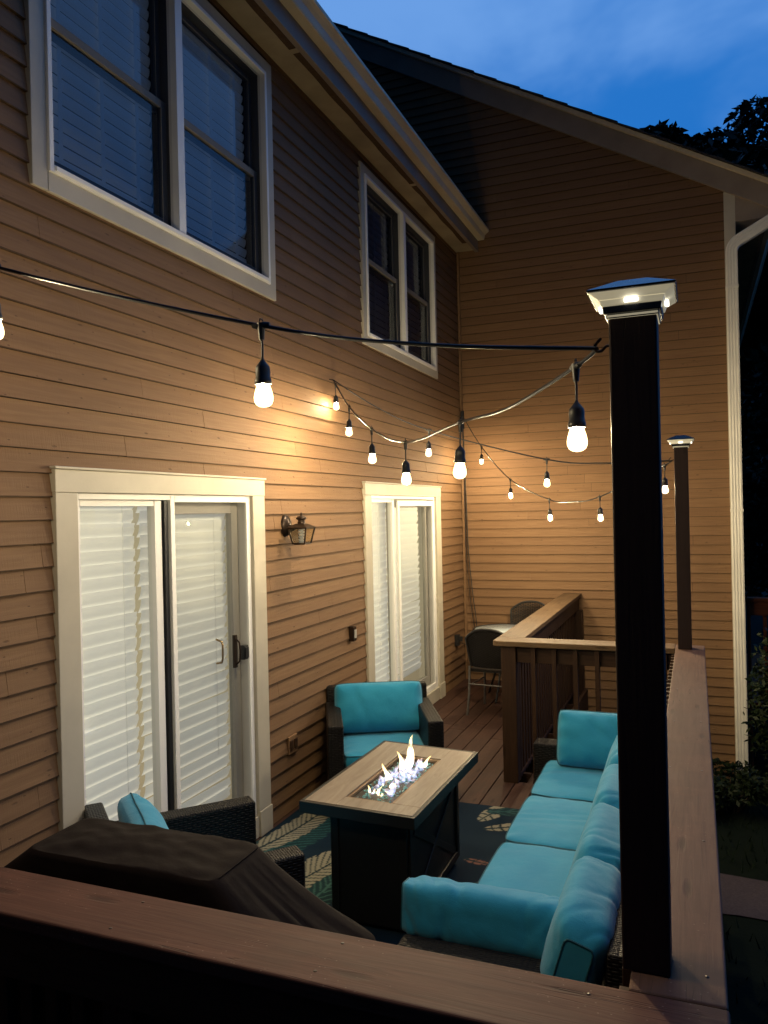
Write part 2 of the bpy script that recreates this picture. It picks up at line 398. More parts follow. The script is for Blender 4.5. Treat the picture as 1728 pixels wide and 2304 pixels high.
# ------------------------------------------------------------------ ground, path, deck
g = MB()
def gz(x, y): return -1.0 - .02*sin(x*1.1)*cos(y*.9)
N = 40; vs = []; fs = []
for j in range(N+1):
    for i in range(N+1):
        x = -150+300*i/N; y = -60+360*j/N; vs.append((x, y, -1.0))
for j in range(N):
    for i in range(N): fs.append((j*(N+1)+i, j*(N+1)+i+1, (j+1)*(N+1)+i+1, (j+1)*(N+1)+i))
g.add(vs, fs); o = g.build('ground', 'lawn'); o['kind'] = 'structure'
g = MB(); pp = []
for i in range(25):
    x = 2.3+i*.5; pp.append((x, 6.12+.05*sin(i*1.3), -.99)); pp.append((x, 6.82+.05*cos(i*1.7), -.99))
g.add(pp, [(2*i, 2*i+2, 2*i+3, 2*i+1) for i in range(24)]); o = g.build('path', 'path'); o['kind'] = 'structure'
g = MB(); n = 0
for i in range(5200):
    x = random.uniform(2.7, 6.5); y = random.uniform(2.0, 12)
    if 6.05 < y < 6.9: continue
    a = random.uniform(0, pi); h = random.uniform(.04, .11); w = .006
    dx, dy = cos(a)*w, sin(a)*w; lx, ly = random.uniform(-.04, .04), random.uniform(-.04, .04)
    g.add([(x-dx, y-dy, -1.0), (x+dx, y+dy, -1.0), (x+lx, y+ly, -1+h)], [(0, 1, 2)])
o = g.build('grass', 'grass'); tag(o, 'dark lawn grass growing beside the deck', 'grass', None, 'stuff')

g = MB(); x = .012; rnd = random.Random(3)
while x < 2.40:
    w = .138; far = 8.88 if x+w < 1.37 else 5.62
    cuts = [1.46]; yb = rnd.uniform(2.2, 4.6)
    while yb < far-.6: cuts.append(yb); yb += rnd.uniform(2.6, 3.8)
    cuts.append(far)
    for a, b in zip(cuts[:-1], cuts[1:]): g.box(x, x+w, a+.0015, b-.0015, -.028+rnd.uniform(-.0012, .0012), rnd.uniform(-.0015, .0))
    x += w+.0065
deck = g.build('deck', 'deck', None, .003); deck['kind'] = 'structure'
g = MB()
for k in range(14): g.box(.02, 2.42 if 1.5+k*.55 < 5.6 else 1.36, 1.5+k*.55, 1.54+k*.55, -.23, -.034)
g.box(.01, 2.44, 5.63, 5.67, -.26, -.032); g.box(2.42, 2.455, 1.46, 5.62, -.26, -.032); g.box(1.372, 1.41, 5.68, 8.88, -.26, -.032)
g.box(.0, 2.44, 1.42, 1.455, -.26, -.032)
for q in ((.3, 1.6), (2.3, 1.6), (2.3, 5.5), (1.3, 8.6)): g.box(q[0], q[0]+.1, q[1], q[1]+.1, -1.05, -.24)
o = g.build('deck_frame', 'railx'); o['kind'] = 'structure'
# steps going down behind the cross railing
g = MB()
for k in range(5): 
    z = -.19*(k+1); y = 5.68+.28*k
    g.box(1.42, 2.42, y, y+.29, z-.035, z); g.box(1.42, 2.42, y+.002, y+.02, z-.19, z-.037)
st = thing('deck_stairs', 'brown wooden steps going down between the two inner railings', 'stairs', (1.9, 6.2, -1))
g.build('step_treads', 'deck', st, .003)

# ------------------------------------------------------------------ lap siding
def lap(mb, axis, P0, zs, ext, holes, seed, out=1):
    """rows of clapboard. axis 'x': wall in plane x=P0 facing +x running along y. axis 'y': wall in plane y=P0 facing -y running along x.
    ext(z) -> (a,b) extent; holes: (a,b,z0,z1)"""
    rr = random.Random(seed)
    def pt(t, off, z): return (P0+off, t, z) if axis == 'x' else (t, P0-off, z)
    for z0, z1 in zip(zs[:-1], zs[1:]):
        a, b = ext(z0, z1)
        joints = []; t = a+rr.uniform(.4, 3.4)
        while t < b-.3: joints.append(t); t += rr.uniform(1.6, 3.9)
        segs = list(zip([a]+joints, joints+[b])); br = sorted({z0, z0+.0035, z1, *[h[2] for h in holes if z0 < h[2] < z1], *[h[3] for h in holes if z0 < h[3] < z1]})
        for (sa, sb) in segs:
            dj = rr.uniform(0, .0018); lift = rr.uniform(-.0022, .0022)
            def off(z): return .004+(.0130+dj)*(z1-z)/(z1-z0)
            for za, zb in zip(br[:-1], br[1:]):
                iv = [(sa+.0011, sb-.0011)]; zm = (za+zb)/2
                for (ha, hb, hz0, hz1) in holes:
                    if hz0 < zm < hz1:
                        nv = []
                        for (p, q) in iv:
                            if hb <= p or ha >= q: nv.append((p, q)); continue
                            if p < ha: nv.append((p, ha))
                            if hb < q: nv.append((hb, q))
                        iv = nv
                for (p, q) in iv:
                    zl = za+(lift if za == z0 else 0)
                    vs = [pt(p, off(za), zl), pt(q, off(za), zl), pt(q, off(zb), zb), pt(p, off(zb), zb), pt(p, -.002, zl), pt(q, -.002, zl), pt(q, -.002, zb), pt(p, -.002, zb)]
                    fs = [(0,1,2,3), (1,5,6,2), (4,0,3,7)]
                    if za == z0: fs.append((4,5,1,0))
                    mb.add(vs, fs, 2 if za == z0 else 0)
def backing(mb, axis, P0, a, b, z0, z1, holes, mi=1):
    xs = sorted({a, b, *[h[0] for h in holes], *[h[1] for h in holes]}); zz = sorted({z0, z1, *[h[2] for h in holes], *[h[3] for h in holes]})
    for p, q in zip(xs[:-1], xs[1:]):
        for u, v in zip(zz[:-1], zz[1:]):
            m, w = (p+q)/2, (u+v)/2
            if any(h[0] < m < h[1] and h[2] < w < h[3] for h in holes): continue
            if axis == 'x': mb.box(P0-.15, P0-.003, p, q, u, v, mi)
            else: mb.box(p, q, P0+.003, P0+.15, u, v, mi)

D1 = dict(l=2.572, r=4.308, il=2.70, ir=4.167); D2 = dict(l=5.93, r=7.987, il=6.065, ir=7.83)
H1 = (2.62, 4.25, -.05, 2.15); H2 = (5.99, 7.92, -.05, 2.16)
W1 = (2.54, 4.47, 3.43, 4.87); W2 = (6.05, 7.95, 3.43, 4.86)
PITCHZ = .0991
zsA = [2.279-PITCHZ*23.2+0*1]+[2.279+PITCHZ*k for k in range(-23, 29)]
YL = -2.0; YB = 8.90
house = thing('townhouse', 'tan clapboard townhouse with two lit sliding doors and dark upstairs windows', 'house', (-1.0, 5.0, -1.0))
mb = MB()
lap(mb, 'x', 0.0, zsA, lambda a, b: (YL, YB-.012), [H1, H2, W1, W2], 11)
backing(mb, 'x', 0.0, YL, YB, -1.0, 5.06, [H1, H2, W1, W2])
wallA = mb.build('siding_wall', ['siding', 'dark', 'lap_shade'], house)
MB().box(.0175, .045, YB-.045, YB-.0175, -.02, 5.0).build('corner_trim', 'siding', house, .002)

# eave
mb = MB(); mb.box(-.02, .235, YL, YB-.02, 5.004, 5.03); eave = mb.build('soffit', 'soffit', house)
mb = MB(); mb.box(.2352, .275, YL, YB-.02, 4.975, 5.20); mb.build('fascia', 'fascia', house, .003)
mb = MB(); y = -1.8; rv = random.Random(5)
while y < 8.5:
    L = rv.uniform(1.5, 2.3); nseg = 24; e = min(y+L, 8.6)
    for k in range(nseg):
        a = y+(e-y)*k/nseg; b = y+(e-y)*(k+1)/nseg
        x0 = .165+.012*mnoise.noise((a*3, 0, 0)); x1 = .165+.012*mnoise.noise((b*3, 0, 0)); w0 = .226; 
        mb.add([(x0, a, 5.0035), (w0, a, 5.0035), (w0, b, 5.0035), (x1, b, 5.0035)], [(3, 2, 1, 0)])
    mb.build('vent_strip', 'ventdirt', eave); mb = MB()
    y = e+.05
# gutter, K profile along y
gp = [(.2762, 5.102), (.345, 5.102), (.352, 5.112), (.362, 5.155), (.385, 5.175), (.408, 5.19), (.410, 5.212), (.402, 5.212), (.400, 5.196), (.378, 5.182), (.354, 5.160), (.344, 5.116), (.338, 5.108), (.2762, 5.108)]
mb = MB(); n = len(gp); y0, y1 = YL, YB-.03
mb.add([(x, y0, z) for x, z in gp]+[(x, y1, z) for x, z in gp], [(i, n+i, n+(i+1) % n, (i+1) % n) for i in range(n)])
mb.add([(.2762, y1, 5.104), (.345, y1, 5.104), (.36, y1, 5.155), (.405, y1, 5.19), (.405, y1, 5.208), (.2762, y1, 5.208)], [tuple(range(6))])
mb.build('gutter', 'gutter', house)
# roof of the house: slope rises towards -x
mb = MB(); sl = .574
mb.hexa([(.33, YL-.3, 5.20), (.33, YB-.01, 5.20), (-4.2, YB-.01, 5.20+4.53*sl), (-4.2, YL-.3, 5.20+4.53*sl)], [(.33, YL-.3, 5.245), (.33, YB-.01, 5.245), (-4.2, YB-.01, 5.245+4.53*sl), (-4.2, YL-.3, 5.245+4.53*sl)])
mb.build('roof', 'shingle', house)
mb = MB(); mb.box(-8.0, -.16, YL+.01, YL+.05, -1, 5.0); mb.box(-8.0, -7.95, YL+.05, YB, -1, 5.0); mb.box(-7.9, -.2, YL+.1, YB-.1, 2.6, 2.75); mb.build('rear_wall', 'siding', house)

def frame_rect(mb, x0, x1, ya, yb, za, zb, w, mi=0, bottom=True, wb=None):
    """rectangular frame in the wall plane, members butted"""
    wb = w if wb is None else wb
    mb.box(x0, x1, ya, ya+w, za, zb, mi); mb.box(x0, x1, yb-w, yb, za, zb, mi)
    mb.box(x0, x1, ya+w+.0004, yb-w-.0004, zb-w, zb, mi)
    if bottom: mb.box(x0, x1, ya+w+.0004, yb-w-.0004, za, za+wb, mi)

def slats(ya, yb, x, z0, z1, pitch, w, tilt, seed, sag=0.0, ragged=0.0):
    mb = MB(); rr = random.Random(seed); z = z1
    while z > z0:
        t = tilt+rr.uniform(-.03, .03); n = 5; yo = rr.uniform(-.004, .004); sg = rr.uniform(-1, 1)*sag
        A = []; B = []
        for k in range(n+1):
            s = (k/n-.5)*w; cv = .006*(1-(2*k/n-1)**2)
            A.append((x+s*cos(t)+cv*sin(t), ya+yo, z+s*sin(t)-cv*cos(t)+sg*.5)); B.append((x+s*cos(t)+cv*sin(t), yb+yo+rr.uniform(-ragged, ragged), z+s*sin(t)-cv*cos(t)-sg*.5))
        vs = A+B; m = n+1
        mb.add(vs, [(k, k+1, m+k+1, m+k) for k in range(n)], 0, True)
        z -= pitch
    return mb

def room(door, ya, yb, z0, z1, mat='room', fl='floorwood', depth=1.0):
    mb = MB(); x0 = -.16-depth; x1 = -.155
    mb.add([(x0,ya,z0),(x0,yb,z0),(x0,yb,z1),(x0,ya,z1),(x1,ya,z0),(x1,yb,z0),(x1,yb,z1),(x1,ya,z1)], [(0,3,2,1),(0,1,5,4)[::-1],(3,7,6,2)[::-1],(0,4,7,3),(1,2,6,5)], 0)
    mb.mi[-4] = 1
    return mb.build('room_interior', [mat, fl], door)

def sliding_door(D, H, ztop, gl, mul, seed, second=False):
    l, r, il, ir = D['l'], D['r'], D['il'], D['ir']; zi = ztop-.1
    mb = MB()
    mb.box(.0, .034, l, il, .155, zi-.0005); mb.box(.0, .034, ir, r, .155, zi-.0005)
    mb.box(.0, .036, l-.002, r+.002, zi, ztop); mb.box(.0, .046, l-.01, r+.008, ztop+.0005, ztop+.012)
    mb.box(.0, .042, l-.004, il, -.0, .1545); mb.box(.0, .042, ir, r+.004, -.0, .1545); mb.box(.0, .030, il+.0004, ir-.0004, -.0, .13)
    door = mb.build('sliding_door', 'trim', house, .003)
    # vinyl frame
    mb = MB(); frame_rect(mb, -.10, .012, il+.001, ir-.001, .131, zi-.001, .028); mb.build('door_frame', 'white', door, .002)
    fa, fb, fz0, fz1 = il+.03, ir-.03, .16, zi-.03
    # fixed panel (left)
    mb = MB(); frame_rect(mb, -.055, -.012, fa, mul-.03, fz0, fz1, .030, wb=.09); mb.box(-.056, -.008, mul-.085, mul-.0305, fz0+.001, fz1-.001)
    pn = mb.build('fixed_panel', ['white'], door, .002)
    MB().add([(-.032, fa+.028, fz0+.08), (-.032, mul-.08, fz0+.08), (-.032, mul-.08, fz1-.025), (-.032, fa+.028, fz1-.025)], [(0,1,2,3)]).build('pane', 'glass', door)
    # sliding panel behind
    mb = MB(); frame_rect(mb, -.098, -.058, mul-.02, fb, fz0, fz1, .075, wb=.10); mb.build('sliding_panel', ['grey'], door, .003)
    MB().add([(-.078, mul+.05, fz0+.09), (-.078, fb-.07, fz0+.09), (-.078, fb-.07, fz1-.07), (-.078, mul+.05, fz1-.07)], [(0,1,2,3)]).build('pane', 'glass', door)
    if not second:
        mb = MB(); mb.box(-.05, .0, mul-.016, mul+.012, fz0, fz1); mb.build('weather_gap', 'black', door)
        mb = MB(); frame_rect(mb, -.006, .0145, mul+.018, ir-.012, .14, zi-.006, .034); mb.build('screen_frame', 'white', door, .002)
        MB().add([(.004, mul+.05, .17), (.004, ir-.045, .17), (.004, ir-.045, zi-.04), (.004, mul+.05, zi-.04)], [(0,1,2,3)]).build('screen_mesh', 'screen', door)
        mb = MB(); mb.tube([(-.055, 3.872, 1.26), (-.012, 3.862, 1.25), (-.004, 3.86, 1.23), (-.004, 3.858, 1.15), (-.012, 3.86, 1.13), (-.055, 3.872, 1.12)], .006, 8); mb.build('handle', 'brass', door)
        mb = MB(); mb.box(.0, .017, 3.955, 3.985, 1.08, 1.275); mb.tube([(.017, 3.97, 1.25), (.04, 3.97, 1.23), (.045, 3.97, 1.17), (.04, 3.97, 1.12), (.017, 3.97, 1.10)], .006, 8); mb.build('latch', 'bronze', door, .003)
        mb = MB(); mb.box(.0005, .035, 4.03, 4.078, 1.115, 1.20); mb.box(.0355, .042, 4.036, 4.072, 1.125, 1.19); mb.build('lock_box', 'blackmetal', door, .003)
    else:
        mb = MB(); frame_rect(mb, -.006, .014, mul+.0, ir-.03, .14, zi-.045, .05); mb.build('screen_frame', 'white', door, .002)
        MB().add([(.004, mul+.045, .17), (.004, ir-.075, .17), (.004, ir-.075, zi-.09), (.004, mul+.045, zi-.09)], [(0,1,2,3)]).build('screen_mesh', 'winscreen', door)
    # blinds: one over each half
    zt = fz1-.02
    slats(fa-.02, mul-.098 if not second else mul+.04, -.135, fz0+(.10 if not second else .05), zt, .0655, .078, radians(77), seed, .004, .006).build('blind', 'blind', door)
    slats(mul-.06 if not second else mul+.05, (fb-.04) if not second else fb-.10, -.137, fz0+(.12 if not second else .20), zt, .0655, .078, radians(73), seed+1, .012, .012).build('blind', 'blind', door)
    mb = MB()
    mb.box(-.17, -.102, fa-.02, mul-.1, zt+.005, zt+.07); mb.box(-.17, -.102, mul-.055, fb-.03, zt+.005, zt+.07)
    for yy in (fa+.12, mul-.22, mul+.15, fb-.2): mb.tube([(-.10, yy, zt), (-.10, yy, fz0+.4)], .0012, 4)
    mb.build('blind_rail', 'white', door)
    room(door, il-.06, ir+.06, .02, zi+.02)
    return door
d1 = sliding_door(D1, H1, 2.2, 0, 3.362, 21)
d2 = sliding_door(D2, H2, 2.225, 0, 6.735, 31, True)

def window(l, r, z0, z1, mul, seed, c=.085, lit=True):  # lit: blind slats get the added glow
    zt = z1
    mb = MB()
    mb.box(0, .032, l, l+c, z0, zt); mb.box(0, .032, r-c, r, z0, zt); mb.box(0, .032, l+c+.0004, r-c-.0004, zt-c, zt); mb.box(0, .034, l+c+.0004, r-c-.0004, z0, z0+c)
    win = mb.build('window', 'trim', house, .003)
    a, b, za, zb = l+c+.001, r-c-.001, z0+c+.001, zt-c-.001
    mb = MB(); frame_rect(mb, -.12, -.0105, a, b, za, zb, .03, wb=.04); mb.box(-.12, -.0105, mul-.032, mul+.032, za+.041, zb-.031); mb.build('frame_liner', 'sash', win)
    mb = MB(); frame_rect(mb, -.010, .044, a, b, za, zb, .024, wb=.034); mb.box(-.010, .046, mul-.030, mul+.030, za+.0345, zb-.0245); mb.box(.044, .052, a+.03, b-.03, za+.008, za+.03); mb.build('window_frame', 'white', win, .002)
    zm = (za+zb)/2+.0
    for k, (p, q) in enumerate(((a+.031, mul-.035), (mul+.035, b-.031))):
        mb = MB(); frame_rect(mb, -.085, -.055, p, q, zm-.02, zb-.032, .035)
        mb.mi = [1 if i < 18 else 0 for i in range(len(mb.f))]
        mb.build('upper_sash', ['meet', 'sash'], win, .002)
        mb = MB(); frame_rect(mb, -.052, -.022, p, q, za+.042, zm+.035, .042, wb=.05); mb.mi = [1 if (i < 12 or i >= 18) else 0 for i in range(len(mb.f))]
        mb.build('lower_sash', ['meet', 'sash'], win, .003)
        MB().add([(-.07, p+.03, zm), (-.07, q-.03, zm), (-.07, q-.03, zb-.06), (-.07, p+.03, zb-.06)], [(0,1,2,3)]).build('pane', 'winglass', win)
        MB().add([(-.037, p+.035, za+.085), (-.037, q-.035, za+.085), (-.037, q-.035, zm), (-.037, p+.035, zm)], [(0,1,2,3)]).build('pane', 'winglass', win)
        MB().add([(.012, p, za+.04), (.012, q, za+.04), (.012, q, zb-.03), (.012, p, zb-.03)], [(0,1,2,3)]).build('screen_mesh', 'winscreen', win)
        mb = slats(p+.02, q-.02, -.112, za+.05, zb-.05, .062, .050, radians(76), seed+k, .002)
        for s in (.2, .52, .82): mb.box(-.090, -.087, p+(q-p)*s-.012, p+(q-p)*s+.012, za+.05, zb-.05)
        mb.build('blind', 'glowblind' if lit else 'offblind', win)
    room(win, l+.03, r-.03, z0+.03, zt-.03, 'dark', 'dark', .7)
    return win
window(2.487, 4.520, 3.382, 4.925, 3.50, 41)
window(5.987, 7.995, 3.385, 4.905, 7.00, 51, .075, False)

# ------------------------------------------------------------------ neighbouring wing (gable end faces the camera)
wing = thing('townhouse', 'neighbouring tan gable end with white downspout closing the far side of the deck', 'house', (1.5, 10.0, -1.0))
XC = 2.90
def rake(x): return 5.215-.574*(x-2.916)      # lower edge of the rake board
zsB = [-1.02]+[2.149+PITCHZ*k for k in range(-31, 70)]
def extB(a, b):
    xr = 2.916-(a+.02-5.215)/.574-.12*0
    lo = .0 if b < 5.0 else -3.4
    return (lo, min(XC, xr+.16)) if a > 4.9 else (lo, XC)
mb = MB()
zsB = [z for z in zsB if z < 8.9]
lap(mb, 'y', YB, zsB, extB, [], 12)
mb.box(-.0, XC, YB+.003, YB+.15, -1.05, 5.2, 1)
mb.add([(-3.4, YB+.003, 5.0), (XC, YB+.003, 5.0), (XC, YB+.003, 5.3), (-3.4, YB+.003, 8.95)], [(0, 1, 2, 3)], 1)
mb.build('siding_wall', ['siding', 'dark', 'lap_shade'], wing)
mb = MB(); zs2 = [-1.02]+[2.149+PITCHZ*k for k in range(-31, 30)]
lapm = MB(); lap(lapm, 'x', XC, zs2, lambda a, b: (YB+.03, 18.0), [], 13); lapm.build('side_wall', ['siding', 'dark', 'lap_shade'], wing)
mb = MB(); mb.box(XC-.004, XC+.105, YB-.024, YB+.012, -1.02, 5.22); mb.box(XC+.0745, XC+.105, YB+.0125, YB+.10, -1.02, 5.1); mb.build('corner_board', 'trim', wing, .003)
# rake board, upper moulding and roof
def slope_board(mb, xa, xb, off0, off1, y0, y1, mi=0):
    za0, za1 = rake(xa)+off0, rake(xa)+off1; zb0, zb1 = rake(xb)+off0, rake(xb)+off1
    mb.hexa([(xa, y0, za0), (xb, y0, zb0), (xb, y1, zb0), (xa, y1, za0)], [(xa, y0, za1), (xb, y0, zb1), (xb, y1, zb1), (xa, y1, za1)], mi)
mb = MB(); slope_board(mb, -3.4, 3.36, 0.0, .235, YB-.05, YB-.02); rk = mb.build('rake_board', 'fascia', wing, .003)
mb = MB(); slope_board(mb, -3.4, 3.37, .2355, .285, YB-.085, YB-.02); mb.build('rake_moulding', 'gutter', rk, .003)
mb = MB()
# eave return closing the corner
mb.add([(XC+.004, YB-.022, 4.90), (3.31, YB-.022, 4.90), (3.31, YB-.022, rake(3.31)+.1), (XC+.004, YB-.022, rake(XC)+.1), (XC+.004, YB+.3, 4.90), (3.31, YB+.3, 4.90), (3.31, YB+.3, rake(3.31)+.1), (XC+.004, YB+.3, rake(XC)+.1)], [(0,1,2,3),(4,7,6,5),(0,4,5,1),(1,5,6,2),(3,2,6,7),(0,3,7,4)])
mb.build('eave_return', 'fascia', rk)
mb = MB()
xa, xb = -3.4, 3.42
nx = 26
for i in range(nx):
    p = xa+(xb-xa)*i/nx; q = xa+(xb-xa)*(i+1)/nx+.02; b0 = .2865+.002*(i % 2)
    za, zb = rake(p)+b0, rake(q)+b0
    mb.hexa([(p, YB-.11-.006*random.random(), za), (q, YB-.11, zb), (q, 18.2, zb), (p, 18.2, za)], [(p, YB-.11, za+.012), (q, YB-.11, zb+.026), (q, 18.2, zb+.026), (p, 18.2, za+.012)])
rf = mb.build('roof', 'shingle', wing)
mb = MB()
for (xx, w) in ((-.07, .12), (.22, .09)):
    mb = MB(); z = rake(xx)+.30; mb.add([(xx-.05, 9.25, z+.06), (xx+.1, 9.25, z-.05), (xx+.05, 9.25, z+w), (xx-.05, 9.5, z+.06), (xx+.1, 9.5, z-.05), (xx+.05, 9.5, z+w)], [(0,1,2),(5,4,3),(0,3,4,1),(1,4,5,2),(2,5,3,0)]); mb.build('roof_flashing', 'shingle', rf)
mb = MB(); mb.lathe([(.045, 6.9), (.045, 7.30), (.036, 7.305), (.036, 7.25)], 14, 0, Matrix.Translation((.65, 10.0, 0))); mb.build('vent_pipe', 'pipe', rf)
# the other roof plane and far walls
mb = MB(); zr = rake(-3.4)+.3
mb.hexa([(-3.42, YB-.1, zr-.02), (-3.42, 18.2, zr-.02), (-8.6, 18.2, zr-3.0), (-8.6, YB-.1, zr-3.0)][::-1], [(-3.42, YB-.1, zr+.02), (-3.42, 18.2, zr+.02), (-8.6, 18.2, zr-2.96), (-8.6, YB-.1, zr-2.96)][::-1]); mb.build('roof', 'shingle', wing)
# eave along the side
mb = MB(); mb.box(XC+.02, 3.30, YB+.31, 18.1, 5.0, 5.02); mb.build('soffit', 'soffit', wing)
mb = MB(); mb.box(3.302, 3.335, YB+.301, 18.1, 4.985, 5.17); mb.build('fascia', 'fascia', wing)
mb = MB(); off = 3.337-.2762; n = len(gp)
mb.add([(x+off, YB-.03, z-.05) for x, z in gp]+[(x+off, 18.1, z-.05) for x, z in gp], [(i, n+i, n+(i+1) % n, (i+1) % n) for i in range(n)])
mb.add([(.2762+off, YB-.03, 5.054), (.345+off, YB-.03, 5.054), (.36+off, YB-.03, 5.105), (.405+off, YB-.03, 5.14), (.405+off, YB-.03, 5.158), (.2762+off, YB-.03, 5.158)], [tuple(range(6))])
mb.build('gutter', 'gutter', wing)
# downspout: corrugated rectangle
mb = MB()
def spout(path, w=.112, d=.075):
    prof = []
    nn = 9
    for k in range(nn): t = -w/2+w*k/(nn-1); prof.append((t, -d/2-(.004 if k % 2 else 0)))
    prof += [(w/2, d/2), (-w/2, d/2)]
    n = len(prof); vs = []
    for (p, ang) in path:
        for (a, b) in prof: vs.append((p[0]+a*cos(ang), p[1]+b, p[2]+a*sin(ang)))
    return vs, [(i*n+k, i*n+(k+1) % n, (i+1)*n+(k+1) % n, (i+1)*n+k) for i in range(len(path)-1) for k in range(n)]
xs, ys = 2.957, YB-.075
path = [((xs, ys, -.95), 0), ((xs, ys, 1.2), 0), ((xs, ys, 1.202), 0), ((xs, ys, 4.57), 0)]
for k in range(1, 9): t = k/8*radians(62); path.append(((xs+.13*(1-cos(t)), ys, 4.57+.13*sin(t)), -t))
path.append(((xs+.069+.36, ys, 4.685+.191), -radians(62)))
vs, fs = spout(path); mb.add(vs, fs)
dsp = mb.build('downspout', 'spout', wing)
mb = MB()
for z in (1.9, 4.2):
    mb = MB(); mb.box(xs-.060, xs+.060, ys-.046, ys+.05, z, z+.03); mb.build('strap', 'spout', dsp)
mb = MB(); mb.box(-8.0, XC-.2, 18.0, 18.1, -1, 5.2); mb.build('rear_wall', 'siding', wing)

# ------------------------------------------------------------------ railings and tall posts
ZC = 1.028
def balusters(mb, along, a, b, fixed, sp, w=.032, d=.034, z0=.02, z1=.985):
    n = 0; t = a
    while t < b:
        if along == 'x': mb.box(t, t+w, fixed, fixed+d, z0, z1)
        else: mb.box(fixed, fixed+d, t, t+w, z0, z1)
        t += sp
def cap_board(mb, x0, x1, y0, y1, z=ZC, t=.038): mb.box(x0, x1, y0, y1, z-t, z)
def railing(label, loc): return thing('deck_railing', label, 'railing', loc, 0, 'brown deck railings')
# near railing
r1 = railing('wide brown railing cap crossing the bottom foreground in front of the grill', (1.2, 1.52, 0))
mb = MB(); cap_board(mb, -.0+.02, 2.602, 1.421, 1.613); mb.build('cap', 'cap', r1, .006, 3)
mb = MB(); mb.box(.02, 2.395, 1.435, 1.472, .86, .988); mb.box(.02, 2.395, 1.562, 1.599, .86, .988); mb.box(.02, 2.395, 1.435, 1.472, .04, .13); mb.build('rail_board', 'railx', r1, .003)
for xx in (.08, 1.22, 2.30):
    mb = MB(); mb.box(xx, xx+.09, 1.4725, 1.5615, -.24, .9895); mb.build('post', 'rail', r1, .004)
for i in range(27):
    xx = .18+i*.0835
    if abs(xx-1.245) < .09 or xx > 2.25: continue
    mb = MB(); mb.box(xx, xx+.04, 1.4995, 1.5345, .02, .985); mb.build('baluster', 'rail', r1, .003)
for (xx, yy) in ((.12, 1.455), (.13, 1.575), (.66, 1.46), (.67, 1.58), (1.27, 1.452), (1.262, 1.578), (1.80, 1.46), (1.81, 1.575), (2.33, 1.455), (2.345, 1.572)):
    mb = MB(); mb.lathe([(.0, ZC+.0006), (.0042, ZC+.0006), (.0046, ZC-.001)], 10, 0, Matrix.Translation((xx, yy, 0))); mb.build('screw_head', 'bronze', r1)
# right railing
r2_ = railing('long brown railing cap running away along the right side of the sofa', (2.5, 3.6, 0))
mb = MB(); cap_board(mb, 2.417, 2.60, 1.616, 5.722); mb.build('cap', 'capy', r2_, .006, 3)
mb = MB(); mb.box(2.428, 2.464, 1.62, 5.70, .86, .988); mb.box(2.545, 2.58, 1.62, 5.70, .86, .988); mb.build('rail_board', 'rail', r2_, .003)
for yy in (3.0, 4.3, 5.58):
    mb = MB(); mb.box(2.4645, 2.5445, yy, yy+.088, -.24, .9895); mb.build('post', 'rail', r2_, .004)
for i in range(40):
    yy = 1.66+i*.0995
    mb = MB(); mb.box(2.392, 2.4275, yy, yy+.035, .02, .985); mb.build('baluster', 'rail', r2_, .002)
for yy in (1.70, 2.4, 3.04, 3.7, 4.34, 5.0, 5.66):
    for xx in (2.455, 2.563):
        mb = MB(); mb.lathe([(.0, ZC+.0006), (.0042, ZC+.0006), (.0046, ZC-.001)], 10, 0, Matrix.Translation((xx, yy+.01*sin(yy*7+xx*40), 0))); mb.build('screw_head', 'bronze', r2_)
# cross railing
r3 = railing('short brown cross railing behind the far end of the sofa', (1.8, 5.66, 0))
mb = MB()
z0_, z1_ = ZC-.038, ZC; c = .03; x0_, x1_, y0_, y1_ = 1.168, 2.414, 5.556, 5.757
poly = [(x0_+c, y0_), (x1_, y0_), (x1_, y1_), (x0_, y1_), (x0_, y0_+c), (x0_+c*.3, y0_+c*.3)]
n = len(poly); mb.add([(a, b, z0_) for a, b in poly]+[(a, b, z1_) for a, b in poly], [tuple(range(n-1, -1, -1)), tuple(range(n, 2*n))]+[(i, (i+1) % n, n+(i+1) % n, n+i) for i in range(n)])
mb.build('cap', 'capfar', r3, .005, 3)
mb = MB(); mb.box(1.335, 2.41, 5.615, 5.65, .868, .989); mb.build('rail_board', 'railx', r3, .003)
mb = MB(); mb.box(1.226, 1.334, 5.58, 5.69, .0, .9895); mb.build('post', 'rail', r3, .004)
for xx in (1.444, 1.592, 1.74, 1.889, 2.04, 2.19, 2.33):
    mb = MB(); mb.box(xx, xx+.032, 5.578, 5.6145, -.05, .9895); mb.build('baluster', 'rail', r3, .002)
# side railing
r4 = railing('brown side railing running back to the gable wall beside the small table', (1.27, 7.3, 0))
mb = MB(); cap_board(mb, 1.168, 1.367, 5.76, 8.875); mb.build('cap', 'capfary', r4, .005, 3)
mb = MB(); mb.box(1.30, 1.335, 5.80, 8.87, .845, .989); mb.build('rail_board', 'rail', r4, .003)
for i in range(29):
    yy = 5.86+i*.104
    mb = MB(); mb.box(1.262, 1.2995, yy, yy+.06, -.05, .989); mb.build('baluster', 'rail', r4, .002)
mb = MB(); mb.box(1.30, 1.38, 8.79, 8.87, -.2, .8445); mb.build('post', 'rail', r4, .004)

